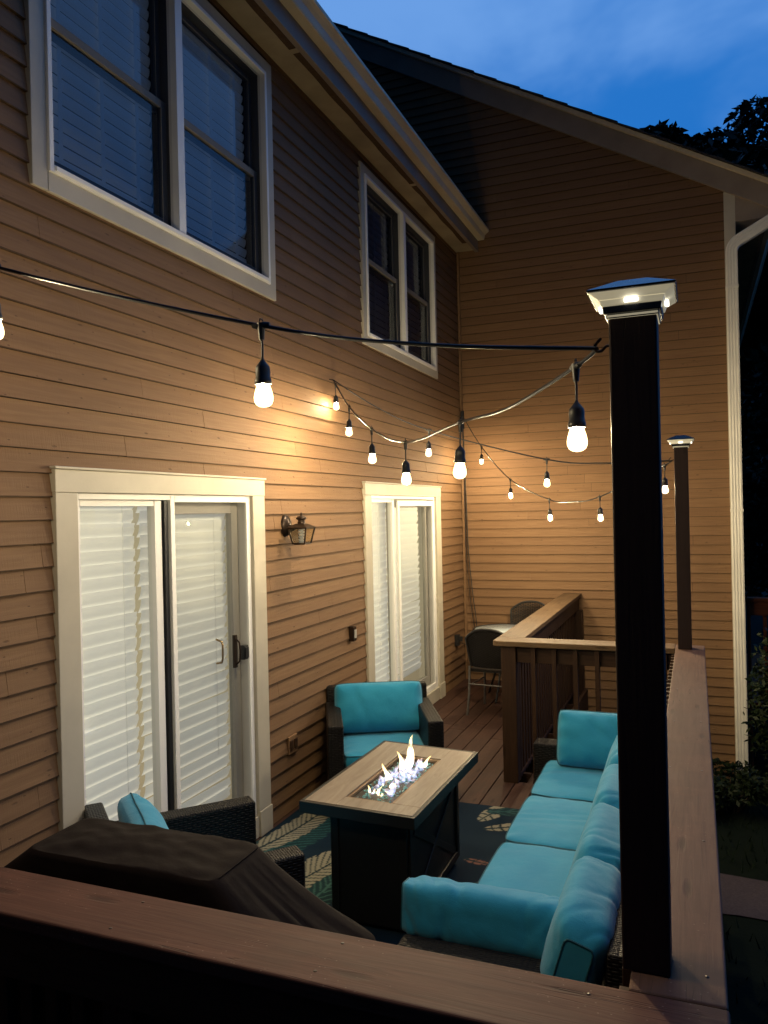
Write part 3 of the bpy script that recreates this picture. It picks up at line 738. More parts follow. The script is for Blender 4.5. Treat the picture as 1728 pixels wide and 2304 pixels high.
def tall_post(x0, x1, y0, y1, label, zt, hook_y, hz):
    cx_, cy_ = (x0+x1)/2, (y0+y1)/2
    t = thing('tall_post', label, 'post', (cx_, cy_, ZC), 0, 'tall brown posts with lit caps')
    mb = MB(); mb.box(x0, x1, y0, y1, ZC+.0008, zt); mb.build('post_shaft', 'post', t, .004)
    mb = MB()
    def ring(h0, z0, h1, z1, mi=0):
        b = [(cx_-h0, cy_-h0, z0), (cx_+h0, cy_-h0, z0), (cx_+h0, cy_+h0, z0), (cx_-h0, cy_+h0, z0)]
        tt = [(cx_-h1, cy_-h1, z1), (cx_+h1, cy_-h1, z1), (cx_+h1, cy_+h1, z1), (cx_-h1, cy_+h1, z1)]
        mb.hexa(b, tt, mi)
    ring(.052, zt-.002, .052, zt+.0065, 1); ring(.0565, zt+.007, .058, zt+.022)
    mb.build('collar', ['captop', 'capglow'], t, .002)
    mb = MB(); ring(.060, zt+.0225, .064, zt+.034); ring(.065, zt+.0345, .083, zt+.0475); mb.build('lit_skirt', 'capglow', t, .002)
    mb = MB(); ring(.0855, zt+.048, .0865, zt+.052); 
    mb.add([(cx_-.0865, cy_-.0865, zt+.0522), (cx_+.0865, cy_-.0865, zt+.0522), (cx_+.0865, cy_+.0865, zt+.0522), (cx_-.0865, cy_+.0865, zt+.0522), (cx_-.03, cy_-.03, zt+.079), (cx_+.03, cy_-.03, zt+.079), (cx_+.03, cy_+.03, zt+.079), (cx_-.03, cy_+.03, zt+.079)], [(0,1,5,4),(1,2,6,5),(2,3,7,6),(3,0,4,7),(4,5,6,7)])
    mb.build('cap_roof', 'captop', t, .001)
    for (dx, dy) in ((0, -1), (0, 1), (-1, 0), (1, 0)):
        mb = MB(); px, py = cx_+dx*.0665, cy_+dy*.0665; w = .014
        mb.box(px-(w if dx == 0 else .004), px+(w if dx == 0 else .004), py-(w if dy == 0 else .004), py+(w if dy == 0 else .004), zt+.024, zt+.033); mb.build('led_lamp', 'led', t, .002)
    # cup hook on the left face
    mb = MB(); P = smooth([(x0+.005, hook_y, hz+.001), (x0-.009, hook_y, hz+.002), (x0-.019, hook_y, hz-.007), (x0-.029, hook_y, hz-.007), (x0-.034, hook_y, hz+.001), (x0-.029, hook_y, hz+.010), (x0-.020, hook_y, hz+.020)])
    mb.tube(P, .0032, 8); mb.build('hook', 'bronze', t)
    return t
tall_post(2.4005, 2.495, 1.678, 1.770, 'nearest tall dark post with a lit pyramid cap rising beside the sofa', 2.378, 1.72, 2.327)
tall_post(2.435, 2.522, 5.530, 5.617, 'farther tall brown post with small lit cap at the end of the right railing', 2.368, 5.575, 2.285)

# ------------------------------------------------------------------ string lights
hook = Vector((2.372, 1.72, 2.326)); anc = Vector((.05, 5.33, 2.983)); bhook = Vector((2.407, 5.575, 2.284)); cor = Vector((.05, 8.84, 3.085))
T1 = [Vector((.855, 1.535, 2.657)), Vector((1.609, 1.624, 2.437))]
T2 = [Vector(p) for p in ((2.314, 1.813, 2.308), (1.821, 2.579, 2.287), (1.355, 3.303, 2.296), (.898, 4.013, 2.447), (.465, 4.685, 2.678), (.095, 5.27, 2.94))]
T3 = [Vector((.77, 5.413, 2.57)), Vector((1.60, 5.508, 2.324))]
T4 = [Vector(p) for p in ((2.371, 5.65, 2.257), (1.861, 6.352, 2.062), (1.345, 7.062, 2.058), (.841, 7.757, 2.276), (.391, 8.377, 2.671))]
sl_ = thing('string_lights', 'black string of glowing bulbs zigzagging from post to wall above the deck', 'string lights', (1.2, 5.0, 2.4))
mb = MB()
wl = Vector((.02, 1.43, 2.97))
mb.tube(smooth([wl, T1[0], T1[1], (2.0, 1.67, 2.362), hook]), .0046, 8)
mb.tube(smooth([hook, T2[0], (2.07, 2.19, 2.272)]+T2[1:5]+[T2[5], anc]), .0046, 8)
mb.tube(smooth([anc, (.38, 5.368, 2.76)]+T3+[(2.0, 5.54, 2.283), bhook]), .0046, 8)
mb.tube(smooth([bhook, T4[0], T4[1], (1.6, 6.71, 2.03)]+T4[2:]+[cor]), .0046, 8)
# plug lead hanging in the corner down to the outlet
mb.tube(smooth([cor, (.06, 8.86, 2.6), (.07, 8.86, 2.1), (.085, 8.855, 1.5), (.13, 8.84, 1.0), (.17, 8.83, .6), (.13, 8.75, .42), (.06, 8.56, .47), (.05, 8.50, .5)]), .005, 6)
mb.tube(smooth([cor, (.045, 8.865, 2.5), (.05, 8.865, 2.0), (.06, 8.86, 1.4), (.10, 8.85, .9), (.15, 8.84, .55)]), .0042, 6)
for p in (anc, cor): mb.tube([p, (.0, p.y, p.z+.01)], .004, 6)
mb.tube([cor+Vector((0, 0, .05)), cor+Vector((.004, -.01, -.16))], .021, 10)
mb.build('cord', 'black', sl_)
hb = MB()
hb.tube([(0, 0, .006), (0, 0, -.034)], [.010, .0065], 10); hb.tube([(-.022, 0, .001), (-.010, 0, .0), (.010, 0, 0), (.022, 0, .001)], [.006, .0085, .0085, .006], 10); hb.tube([(-.004, 0, .01), (-.002, 0, .017), (.002, 0, .017), (.004, 0, .01)], .002, 6)
hb.tube([(0, 0, -.03), (.001, 0, -.05), (0, 0, -.082)], .0032, 6)
hb.lathe([(.0035, -.078), (.0045, -.082), (.012, -.091), (.0165, -.097), (.0175, -.104), (.0175, -.122), (.0185, -.123), (.0185, -.126), (.0200, -.1275), (.0206, -.1390), (.0196, -.1395), (.0185, -.1325), (.0, -.1320)], 18)  # flared lip added, and filament set high, to block light going up
gb = MB(); gb.lathe([(.0135, -.130), (.0145, -.136), (.018, -.148), (.0215, -.160), (.0232, -.170), (.0225, -.179), (.019, -.187), (.012, -.192), (.004, -.1938), (.0, -.194)], 20)
fb = MB(); fb.lathe([(.0, -.141), (.006, -.142), (.0090, -.147), (.0090, -.156), (.006, -.163), (.0, -.166)], 12)
protos = None
bulbs = list(zip(T1+T2+T3+T4, (.92, .46, .34, .38, .62, 1.75, 2.0, .34, 1.1, .65, .7, 1.5, 2.2, 2.4, 1.2)))
powr = {0: 1.0}
fmats = {}
def fmat(s):
    s = round(s, 2)
    if s not in fmats: fmats[s] = m_emit('glowing filament %d' % int(s*100), (1.0, .84, .56), BULB*s)
    return fmats[s]
angs = [radians(7), radians(7), radians(-57), radians(-57), radians(-57), radians(-57), radians(-57), radians(-57), radians(5), radians(5), radians(-54), radians(-54), radians(-54), radians(-54), radians(-54)]
def seg_parent(mb, name, mat, parent):
    return mb.build(name, mat, parent)
ORG_ = ORG[sl_.name]
me_h = me_g = me_f = None
for i, (p, s) in enumerate(bulbs):
    sc = 1.0
    if me_h is None:
        tmp = hb.build('bulb_holder', 'black'); me_h = tmp.data; h = tmp
        tmp = gb.build('light_bulb', 'bulbglass'); me_g = tmp.data; gl = tmp
        tmp = fb.build('filament', fmat(s)); me_f = tmp.data; fl = tmp
    else:
        h = bpy.data.objects.new('bulb_holder', me_h); COL.objects.link(h)
        gl = bpy.data.objects.new('light_bulb', me_g); COL.objects.link(gl)
        m2 = me_f
        if s != 1.0: m2 = me_f.copy(); m2.materials[0] = fmat(s)
        fl = bpy.data.objects.new('filament', m2); COL.objects.link(fl)
    h.parent = sl_; h.location = p-ORG_; h.rotation_euler = (random.uniform(-.04, .04), random.uniform(-.04, .04), angs[i])
    gl.parent = h; fl.parent = h

# ------------------------------------------------------------------ small things on the walls
lt = thing('wall_lantern', 'black glass wall lantern between the two sliding doors', 'lamp', (.0, 4.60, 1.80))
def RT(x, y, z): return Matrix.Translation((x, y, z))
mb = MB(); mb.lathe([(.0, .038), (.022, .036), (.03, .028), (.05, .022), (.056, .012), (.060, .0)][::-1], 22, 0, RT(.012, 4.605, 1.905) @ Matrix.Scale(1.25, 4, (0, 0, 1)) @ Matrix.Rotation(pi/2, 4, 'Y')); mb.build('back_plate', 'bronze', lt)
mb = MB(); mb.tube(smooth([(.04, 4.605, 1.90), (.075, 4.605, 1.897), (.10, 4.605, 1.905), (.13, 4.605, 1.915)]), .012, 8); mb.build('arm', 'bronze', lt)
mb = MB(); bx, by = .135, 4.605
mb.hexa([(bx-.075, by-.075, 1.893), (bx+.075, by-.075, 1.893), (bx+.075, by+.075, 1.893), (bx-.075, by+.075, 1.893)], [(bx-.028, by-.028, 1.918), (bx+.028, by-.028, 1.918), (bx+.028, by+.028, 1.918), (bx-.028, by+.028, 1.918)])
mb.lathe([(.027, 1.917), (.027, 1.928), (.024, 1.93), (.024, 1.942), (.033, 1.946), (.036, 1.953), (.030, 1.962), (.016, 1.968), (.008, 1.972), (.005, 1.978), (.008, 1.983), (.004, 1.990), (.0, 1.996)], 18, 0, RT(bx, by, 0)); mb.build('lantern_roof', 'bronze', lt, .002)
mb = MB(); t, b = .066, .044
for (sx, sy_) in ((1, 1), (1, -1), (-1, 1), (-1, -1)): mb.tube([(bx+sx*t, by+sy_*t, 1.893), (bx+sx*b, by+sy_*b, 1.786)], .006, 6)
for zz, q in ((1.889, t), (1.787, b)):
    for (p0, p1) in (((-q, -q), (q, -q)), ((q, -q), (q, q)), ((q, q), (-q, q)), ((-q, q), (-q, -q))): mb.tube([(bx+p0[0], by+p0[1], zz), (bx+p1[0], by+p1[1], zz)], .0055, 6)
mb.box(bx-b+.006, bx+b-.006, by-b+.006, by+b-.006, 1.779, 1.784); mb.build('cage', 'bronze', lt)
mb = MB(); t2, b2 = .062, .041
c8 = lambda q, z: [(bx-q, by-q, z), (bx+q, by-q, z), (bx+q, by+q, z), (bx-q, by+q, z)]
mb.add(c8(b2, 1.79)+c8(t2, 1.888), [(0,1,5,4),(1,2,6,5),(2,3,7,6),(3,0,4,7)]); mb.build('lantern_glass', 'lampglass', lt)
mb = MB(); P = [(bx+.016*cos(a*.7), by+.016*sin(a*.7), 1.80+a*.0022) for a in range(0, 38)]; mb.tube(P, .0055, 6); mb.lathe([(.018, 1.786), (.018, 1.80), (.0, 1.80)], 12, 0, RT(bx, by, 0)); mb.build('coil_bulb', 'spring', lt)

def wallbox(label, cat, y, z, w, h, d, mat, extra=None):
    t = thing('wall_box' if cat != 'outlet' else 'wall_outlet', label, cat, (.01, y, z))
    mb = MB(); mb.box(.012, .012+d, y-w/2, y+w/2, z-h/2, z+h/2); mb.build('housing', mat, t, .004)
    if extra: extra(t)
    return t
def ex1(t):
    mb = MB(); mb.box(.0545, .062, 5.60, 5.636, .995, 1.06); mb.build('cover_flap', 'grey', t, .003)
wallbox('small dark weatherproof switch box on siding beside the far door', 'switch box', 5.618, 1.028, .06, .115, .042, 'bronze', ex1)
def ex2(t):
    for dy in (-.028, .028):
        mb = MB(); mb.box(.0285, .036, 4.624+dy-.02, 4.624+dy+.02, .41, .475); mb.build('outlet_cover', 'railx', t, .003)
wallbox('low brown double outlet plate on siding right of the near door', 'outlet', 4.624, .441, .118, .118, .016, 'siding', ex2)
def ex3(t):
    mb = MB(); mb.box(.0605, .095, 8.47, 8.51, .50, .555); mb.build('plug', 'black', t, .004)
wallbox('black outlet cover near the corner with a plug in it', 'outlet', 8.488, .513, .07, .125, .048, 'black', ex3)

# ------------------------------------------------------------------ cushions
def cushion(w, d, h, T, edge=.5, crown=.03, wr=.006, seed=0, n=34, pipe=True, name='cushion', parent=None, sag=0.0, folds=None):
    """boxed cushion centred on the origin, face normal +z. edge = share of h kept at the border"""
    mb = MB(); rr = random.Random(seed); ph = [rr.uniform(0, 6.28) for _ in range(8)]; fr = [rr.uniform(28, 52) for _ in range(4)]
    idx = {}
    vs = []
    def surf(u, v, sgn):
        ru = 1-.05*abs(v)**8; rv = 1-.05*abs(u)**8
        x = w/2*u*ru; y = d/2*v*rv
        e = min((1-abs(u))*w/2, (1-abs(v))*d/2)
        prof = (1-abs(u)**2.6)*(1-abs(v)**2.6)
        lip = 1-exp(-e/.022)
        z = h/2*edge+(h/2*(1-edge))*lip*.65+crown*prof**.7
        eu = (1-abs(u))*w/2; ev = (1-abs(v))*d/2
        wv = sin(x*fr[0]+ph[0]+2.0*sin(x*9+ph[1]))*exp(-ev/.055)*(1-exp(-ev/.010))
        wu = sin(y*fr[1]+ph[2]+2.0*sin(y*9+ph[3]))*exp(-eu/.055)*(1-exp(-eu/.010))
        nz_ = mnoise.noise((x*6+seed*3.1, y*6, sgn*5.0))+.5*mnoise.noise((x*14+seed, y*14, sgn*2.0))
        z += wr*(wv+wu)+wr*1.0*nz_
        if folds:
            for (ang, pos, wid, dep) in folds:
                q = x*cos(ang)+y*sin(ang)-pos+.012*sin(6*(-x*sin(ang)+y*cos(ang))+ang); z -= dep*exp(-(q/wid)**2)*min(1, prof*3)
        if sgn < 0: z = h/2*edge+(h/2*(1-edge))*lip*.65+crown*.5*prof
        # border wobble
        return Vector((x, y, sgn*z))
    U = [-1+2*i/n for i in range(n+1)]
    U = [sin(pi/2*u)*.55+u*.45 for u in U]
    for sgn in (1, -1):
        b = len(vs)
        for j in range(n+1):
            for i in range(n+1): vs.append(surf(U[i], U[j], sgn))
        for j in range(n):
            for i in range(n):
                q = (b+j*(n+1)+i, b+j*(n+1)+i+1, b+(j+1)*(n+1)+i+1, b+(j+1)*(n+1)+i)
                mb.f.append(q if sgn > 0 else q[::-1]); mb.mi.append(0); mb.sm.append(True)
    loop = [(i, 0) for i in range(n)]+[(n, j) for j in range(n)]+[(i, n) for i in range(n, 0, -1)]+[(0, j) for j in range(n, 0, -1)]
    m = (n+1)**2; L = len(loop)
    top = [j*(n+1)+i for i, j in loop]
    mid0 = len(vs)
    for k, (i, j) in enumerate(loop):
        a = vs[top[k]]; c2 = Vector((a.x, a.y, 0)); o = c2.normalized()*.006 if edge > .3 else c2*0
        vs.append(Vector((a.x+o.x, a.y+o.y, .0+.003*mnoise.noise((a.x*12, a.y*12, seed)))))
    for k in range(L):
        k2 = (k+1) % L
        for q in ((top[k2], top[k], mid0+k, mid0+k2), (mid0+k2, mid0+k, m+top[k], m+top[k2])):
            mb.f.append(q); mb.mi.append(0); mb.sm.append(True)
    mb.v = [T @ p for p in vs]
    ob_ = mb.build(name, 'fabric', parent)
    if pipe:
        pm = MB()
        for sgn in ((1, -1) if edge > .3 else (1,)):
            P = [T @ (vs[(top[k] if sgn > 0 else m+top[k])]*1.004) for k in range(0, L)]; P.append(P[0]); pm.tube(P, .0032, 6, 0, False)
        pm.build('piping', 'piping', ob_)
    return ob_
def bolster(L, a, b, T, seed, name, parent, end=.55, wr=.0035, n=64, m=44, pw=2.6, endpanel=(.55, .62)):
    """long boxed cushion: rounded section a x b (half sizes), axis along local x, flat end panels with piping"""
    mb = MB(); rr = random.Random(seed); ph = [rr.uniform(0, 6.28) for _ in range(9)]
    folds = [(rr.uniform(-.9, .9), rr.uniform(0, 6.28), rr.uniform(.010, .020), rr.uniform(.002, .006), rr.uniform(-.5, .5)) for _ in range(12)]
    folds += [(sg*rr.uniform(.74, .95), rr.uniform(0, 6.28), rr.uniform(.008, .015), rr.uniform(.003, .007), -sg*rr.uniform(.2, .9)) for sg in (1, -1) for _ in range(7)]
    vs = []; fs = []
    for i in range(n+1):
        t = -1+2*i/n; t = sin(t*pi/2)*.6+t*.4
        e = (1-abs(t))*L/2; k = 1-exp(-e/.035)
        fa = endpanel[0]+(1-endpanel[0])*k; fb_ = endpanel[1]+(1-endpanel[1])*k
        for j in range(m):
            th = 2*pi*j/m; c_, s_ = cos(th), sin(th); pe = pw+6*(1-k); q = (abs(c_)**pe+abs(s_)**pe)**(-1/pe)
            d = 0.0
            for (ft_, fth, fw, fd, fs_) in folds:
                dth = (th-fth+pi) % (2*pi)-pi
                d -= fd*exp(-(((t-ft_)*L/2-fs_*dth*.10)/fw)**2)*exp(-(dth/1.1)**2)
            d += wr*mnoise.noise((t*L*5+seed, c_*1.6, s_*1.6))+wr*.5*mnoise.noise((t*L*13+seed, c_*4, s_*4))
            d *= min(1, e/.02)
            vs.append(Vector((t*L/2, (a*fa*q+d)*c_, (b*fb_*q+d)*s_)))
    for i in range(n):
        for j in range(m):
            j2 = (j+1) % m; fs.append((i*m+j, i*m+j2, (i+1)*m+j2, (i+1)*m+j))
    mb.add([T @ p for p in vs], fs, 0, True)
    for base, rev in ((0, True), (n*m, False)):
        f = tuple(range(base, base+m)); mb.add([T @ vs[q] for q in f], [tuple(range(m))[::-1] if rev else tuple(range(m))], 0, False)
    o = mb.build(name, 'fabric', parent)
    for base in (0, n*m):
        pm = MB(); P = [T @ (vs[base+j]*1.0) for j in range(m)]; P.append(P[0]); pm.tube(P, .0035, 6, 0, False); pm.build('piping', 'piping', o)
    return o
def TT(x, y, z, rx=0, ry=0, rz=0): return Matrix.Translation((x, y, z)) @ Matrix.Rotation(rz, 4, 'Z') @ Matrix.Rotation(ry, 4, 'Y') @ Matrix.Rotation(rx, 4, 'X')

# ------------------------------------------------------------------ armchairs
def armchair(label, loc, rz, seed, back=(0, .19, .60, radians(68))):
    t = thing('wicker_armchair', label, 'armchair', loc, rz, 'wicker armchairs at the fire table', local=True)
    W, Dp = .76, .74
    for sx in (-1, 1):
        mb = MB(); xa, xb = (-.38, -.275) if sx < 0 else (.275, .38)
        mb.box(xa, xb, -.37, .30, .05, .60); mb.build('arm', 'wicker', t, .012, 3)
    mb = MB(); mb.box(-.274, .274, -.345, .30, .12, .27); mb.build('seat_base', 'wicker', t, .008)
    mb = MB(); mb.hexa([(-.375, .301, .05), (.375, .301, .05), (.375, .37, .05), (-.375, .37, .05)], [(-.37, .315, .70), (.37, .315, .70), (.37, .40, .70), (-.37, .40, .70)]); mb.build('backrest', 'wicker', t, .012, 3)
    for (a, b) in ((-.36, -.35), (.32, -.35), (-.36, .33), (.32, .33)):
        mb = MB(); mb.box(a, a+.04, b, b+.04, 0, .0495); mb.build('foot', 'black', t, .003)
    cushion(.545, .60, .13, TT(0, -.04, .338), .75, .012, .003, seed, name='seat_cushion', parent=t)
    cushion(.63, .345, .15, TT(0, back[1]-.02, back[2]-.025, radians(70)), .30, .045, .006, seed+1, name='back_cushion', parent=t, folds=[(.3, -.12, .02, .006), (-.5, .15, .025, .005)])
    return t
armchair('dark wicker armchair with turquoise cushions beyond the fire table', (.50, 5.03, .0085), radians(27), 61)
armchair('dark wicker armchair half hidden behind the covered grill', (.535, 2.785, .0085), radians(138.6), 71)

# ------------------------------------------------------------------ sofa
so = thing('outdoor_sofa', 'long dark wicker sofa with turquoise cushions against the right railing', 'sofa', (2.0, 3.75, .0085))
mb = MB(); mb.box(1.70, 2.25, 2.58, 4.93, .10, .275); mb.build('seat_base', 'wicker', so, .008)
mb = MB(); mb.hexa([(2.251, 2.42, .05), (2.33, 2.42, .05), (2.33, 5.07, .05), (2.251, 5.07, .05)], [(2.285, 2.42, .64), (2.372, 2.42, .64), (2.372, 5.07, .64), (2.285, 5.07, .64)]); mb.build('backrest', 'wicker', so, .012, 3)
for (a, b) in ((2.42, 2.5795), (4.9305, 5.07)):
    mb = MB(); mb.box(1.575, 2.2505, a, b, .05, .50); mb.build('arm', 'wicker', so, .012, 3)
for (a, b) in ((1.60, 2.46), (1.60, 4.99), (2.26, 2.46), (2.26, 4.99), (1.75, 3.7)):
    mb = MB(); mb.box(a, a+.04, b, b+.04, .0085, .0495 if a != 1.75 else .0995); mb.build('foot', 'black', so, .003)
for k, (a, b) in enumerate(((3.03, 3.645), (3.66, 4.275), (4.29, 4.925))):
    cushion(b-a, .56, .145, TT(1.675+.28, (a+b)/2, .348, 0, 0, pi/2), .80, .010, .003, 81+k, name='seat_cushion', parent=so, n=40,
            folds=[(0.12, .02, .018, .010), (0.12, .075, .016, .007), (0.05, -.06, .03, .004)] if k == 1 else ([(.1, .12, .03, .005)] if k == 2 else [(1.2, .05, .05, .003)]))
for k, (a, b) in enumerate(((2.44, 2.99), (2.975, 3.535), (3.525, 4.10), (4.09, 4.72))):
    T = Matrix.Translation((2.178, (a+b)/2, .562)) @ Matrix.Rotation(radians(17), 4, 'Y') @ Matrix.Rotation(radians(90), 4, 'Z')
    bolster(b-a, .100, .152, T, 91+k, 'back_cushion', so, pw=3.6, endpanel=(.46, .56))
T = Matrix.Translation((2.0, 4.845, .575)) @ Matrix.Rotation(radians(70), 4, 'X')
cushion(.50, .33, .15, T, .30, .04, .008, 101, name='arm_cushion', parent=so, folds=[(.7, .12, .018, .008), (.9, .05, .015, .006)])
T = Matrix.Translation((1.842, 2.672, .552)) @ Matrix.Rotation(radians(-8), 4, 'X')
bolster(.59, .080, .100, T, 107, 'arm_cushion', so, pw=3.4, endpanel=(.5, .80))

# ------------------------------------------------------------------ fire table
ft = thing('fire_table', 'rectangular fire table with tiled top and burning flames in the middle of the rug', 'fire table', (1.07, 3.83, .0085))
ZT = .605
A = [(.762, 3.325), (1.360, 3.298), (1.384, 4.318), (.788, 4.371)]
def lerp2(u, v):
    b = [A[0][i]*(1-u)+A[1][i]*u for i in (0, 1)]; t_ = [A[3][i]*(1-u)+A[2][i]*u for i in (0, 1)]
    return (b[0]*(1-v)+t_[0]*v, b[1]*(1-v)+t_[1]*v)
def slab(mb, u0, u1, v0, v1, z0, z1, mi=0):
    q = [lerp2(u0, v0), lerp2(u1, v0), lerp2(u1, v1), lerp2(u0, v1)]
    mb.hexa([(x, y, z0) for x, y in q], [(x, y, z1) for x, y in q], mi)
mb = MB()
slab(mb, 0, 1, 0, .018, ZT-.055, ZT); slab(mb, 0, 1, .982, 1, ZT-.055, ZT); slab(mb, 0, .030, .0185, .9815, ZT-.055, ZT); slab(mb, .970, 1, .0185, .9815, ZT-.055, ZT)
slab(mb, .031, .969, .019, .981, ZT-.055, ZT-.020)
mb.build('top_frame', 'blackmetal', ft, .002)
mb = MB(); uh0, uh1, vh0, vh1 = .315, .735, .145, .80; gq = .0022
slab(mb, .033, uh0-.004, .021, .979, ZT-.019, ZT+.001)
slab(mb, uh0-.004+gq, .967, .021, .125, ZT-.019, ZT+.001)
slab(mb, uh1+.004, .967, .125+gq, .979, ZT-.019, ZT+.001)
slab(mb, uh0-.004+gq, uh1+.004-gq, vh1+.004, .979, ZT-.019, ZT+.001)
tt_ = mb.build('tabletop', 'tile', ft, .0012)
mb = MB()
def ringslab(u0, u1, v0, v1, w, wv, z0, z1):
    slab(mb, u0, u1, v0, v0+wv, z0, z1); slab(mb, u0, u1, v1-wv, v1, z0, z1); slab(mb, u0, u0+w, v0+wv+.0005, v1-wv-.0005, z0, z1); slab(mb, u1-w, u1, v0+wv+.0005, v1-wv-.0005, z0, z1)
ringslab(uh0, uh1, .130, vh1, .022, .013, ZT-.019, ZT-.004); ringslab(uh0+.023, uh1-.023, .144, vh1-.014, .02, .012, ZT-.06, ZT-.022); slab(mb, uh0+.02, uh1-.02, .145, vh1-.015, ZT-.075, ZT-.061)
mb.build('burner_tray', 'burner', ft, .0015)
mb = MB(); bx0, bx1, by0, by1 = .895, 1.285, 3.40, 4.215
mb.box(bx0, bx1, by0, by1, .03, ZT-.056); 
mb.build('base', 'blackmetal', ft, .004)
mb = MB()
for (a, b) in ((by0+.01, by0+.05), (by1-.05, by1-.01)): mb.box(bx1+.0005, bx1+.012, a, b, .05, ZT-.08)
mb.box(bx1+.0005, bx1+.012, by0+.051, by1-.051, .05, .09); mb.box(bx1+.0005, bx1+.012, by0+.051, by1-.051, ZT-.12, ZT-.08)
L_ = by1-by0-.1; hh = ZT-.12-.09; ang = atan2(hh, L_)
for sgn in (1, -1):
    T = Matrix.Translation((bx1+.0065-.002*(sgn < 0), (by0+by1)/2, .09+hh/2)) @ Matrix.Rotation(sgn*ang, 4, 'X'); mb.box(-.004, .004, -sqrt(L_**2+hh**2)/2+.04, sqrt(L_**2+hh**2)/2-.04, -.018, .018, 0, T)
for a in (bx0+.0, bx1-.04): mb.box(a, a+.04, by0-.010, by0-.0005, .05, ZT-.08)
mb.build('cross_brace', 'blackmetal', ft, .002)
mb = MB(); mb.box(bx0+.02, bx1-.02, by0+.02, by1-.02, .0086, .0295); mb.build('plinth', 'black', ft)
mb = MB(); rg = random.Random(9)
for i in range(900):
    u = rg.uniform(uh0+.045, uh1-.045); v = rg.uniform(.16, vh1-.03); x, y = lerp2(u, v); z = ZT-.042+rg.uniform(0, .024); s = rg.uniform(.005, .0115)
    T = Matrix.Translation((x, y, z)) @ Matrix.Rotation(rg.uniform(0, 6), 4, Vector((rg.uniform(-1, 1), rg.uniform(-1, 1), rg.uniform(-1, 1))).normalized())
    a, b, c = s*rg.uniform(.6, 1.2), s*rg.uniform(.6, 1.2), s*rg.uniform(.6, 1.2)
    mb.add([(a,0,0),(-a,0,0),(0,b,0),(0,-b,0),(0,0,c),(0,0,-c)], [(0,2,4),(2,1,4),(1,3,4),(3,0,4),(2,0,5),(1,2,5),(3,1,5),(0,3,5)], 0, False, T)
o = mb.build('fire_glass', 'fireglass', ft); o['kind'] = 'stuff'
def tongue(mb, x, y, z0, h, r, seed, lean=(0, 0), mi=0, n=10, m=16):
    rr = random.Random(seed); px, py = rr.uniform(0, 6), rr.uniform(0, 6); vs = []; uv = []; fs = []
    for j in range(m+1):
        t = j/m; rad = r*(.35+1.0*sin(min(1, t*1.5+.12)*pi*.62))*(1-t)**.75+.0008
        cx2 = x+lean[0]*t**1.4+.018*h/.2*sin(t*5+px)*t; cy2 = y+lean[1]*t**1.4+.018*h/.2*sin(t*4.2+py)*t; z = z0+h*t
        for k in range(n):
            a = 2*pi*k/n+t*1.5; q = rad*(1+.25*sin(2*a+px+3*t)); vs.append((cx2+q*cos(a)*.8, cy2+q*sin(a)*1.15, z))
    uvs = []
    for j in range(m):
        for k in range(n):
            k2 = (k+1) % n; fs.append((j*n+k, j*n+k2, (j+1)*n+k2, (j+1)*n+k)); uvs.append([(k/n, j/m), ((k+1)/n, j/m), ((k+1)/n, (j+1)/m), (k/n, (j+1)/m)])
    mb.add(vs, fs, mi, True, None, uvs)
FL = [(.50, .66, .20, .025, (.045, -.02)), (.47, .62, .10, .016, (-.03, .03)), (.62, .71, .06, .014, (.03, .04)), (.46, .46, .085, .018, (-.05, .03)), (.54, .38, .045, .016, (.02, -.05))]
rf_ = random.Random(77)
FL += [(rf_.uniform(.42, .63), rf_.uniform(.22, .74), rf_.uniform(.02, .045), rf_.uniform(.004, .009), (rf_.uniform(-.03, .03), rf_.uniform(-.04, .04))) for i in range(16)]
for i, (u, v, h_, r_, ln) in enumerate(FL):
    c0 = lerp2(u, v); mb = MB(); tongue(mb, c0[0], c0[1], ZT-.03, h_, r_, i+1, ln); mb.build('flame', 'flame', ft)
for i in range(60):
    c0 = lerp2(rf_.uniform(.42, .64), rf_.triangular(.19, .77, .55)); mb = MB(); tongue(mb, c0[0], c0[1], ZT-.032, rf_.uniform(.02, .065), rf_.uniform(.008, .022), 40+i, (rf_.uniform(-.04, .04), rf_.uniform(-.05, .05))); mb.build('blue_flame', 'blueflame', ft)

# ------------------------------------------------------------------ rug with palm leaves (pigment pattern)
RX0, RX1, RY0, RY1 = .055, 2.34, 1.95, 5.085; cs = .0075
nx = int((RX1-RX0)/cs); ny = int((RY1-RY0)/cs)
X, Y = np.meshgrid(RX0+np.arange(nx+1)*(RX1-RX0)/nx, RY0+np.arange(ny+1)*(RY1-RY0)/ny)
colr = np.empty((ny+1, nx+1, 3)); colr[:] = (.003, .016, .032)
def leafshape(cx_, cy_, ang, L, Wd, base, vein, freq=130, kind=0, sweep=1.1):
    dx = X-cx_; dy = Y-cy_; s = dx*cos(ang)+dy*sin(ang); t = -dx*sin(ang)+dy*cos(ang)
    t = t-.18*L*(s/L)**2
    u = s/L
    half = Wd*np.sqrt(np.clip(u, 0, 1))*np.clip(1-u, 0, 1)**.55*1.7
    at = np.abs(t)
    edge = half*(1-.10*(np.sin((s-sweep*at)*freq*.45) > .45)) if kind == 0 else half
    inside = (u > 0) & (u < 1) & (at < edge)
    rib = (at < .006+.004*(1-u)) & inside
    lines = (np.sin((s-sweep*at)*freq+2.2*np.sin(s*17)) > .70) & inside & (at > .010)
    colr[inside] = base
    colr[lines] = vein; colr[rib] = vein
cream = (.34, .31, .22); dk = (.012, .03, .035); gr = (.008, .036, .040); pk = (.32, .15, .10)
leafshape(.02, 3.60, 1.12, 1.25, .20, gr, (.03, .11, .11)); 
leafshape(.28, 3.15, 1.05, 1.15, .21, cream, dk, 120)
leafshape(.10, 3.95, 1.25, .9, .13, cream, dk, 140)
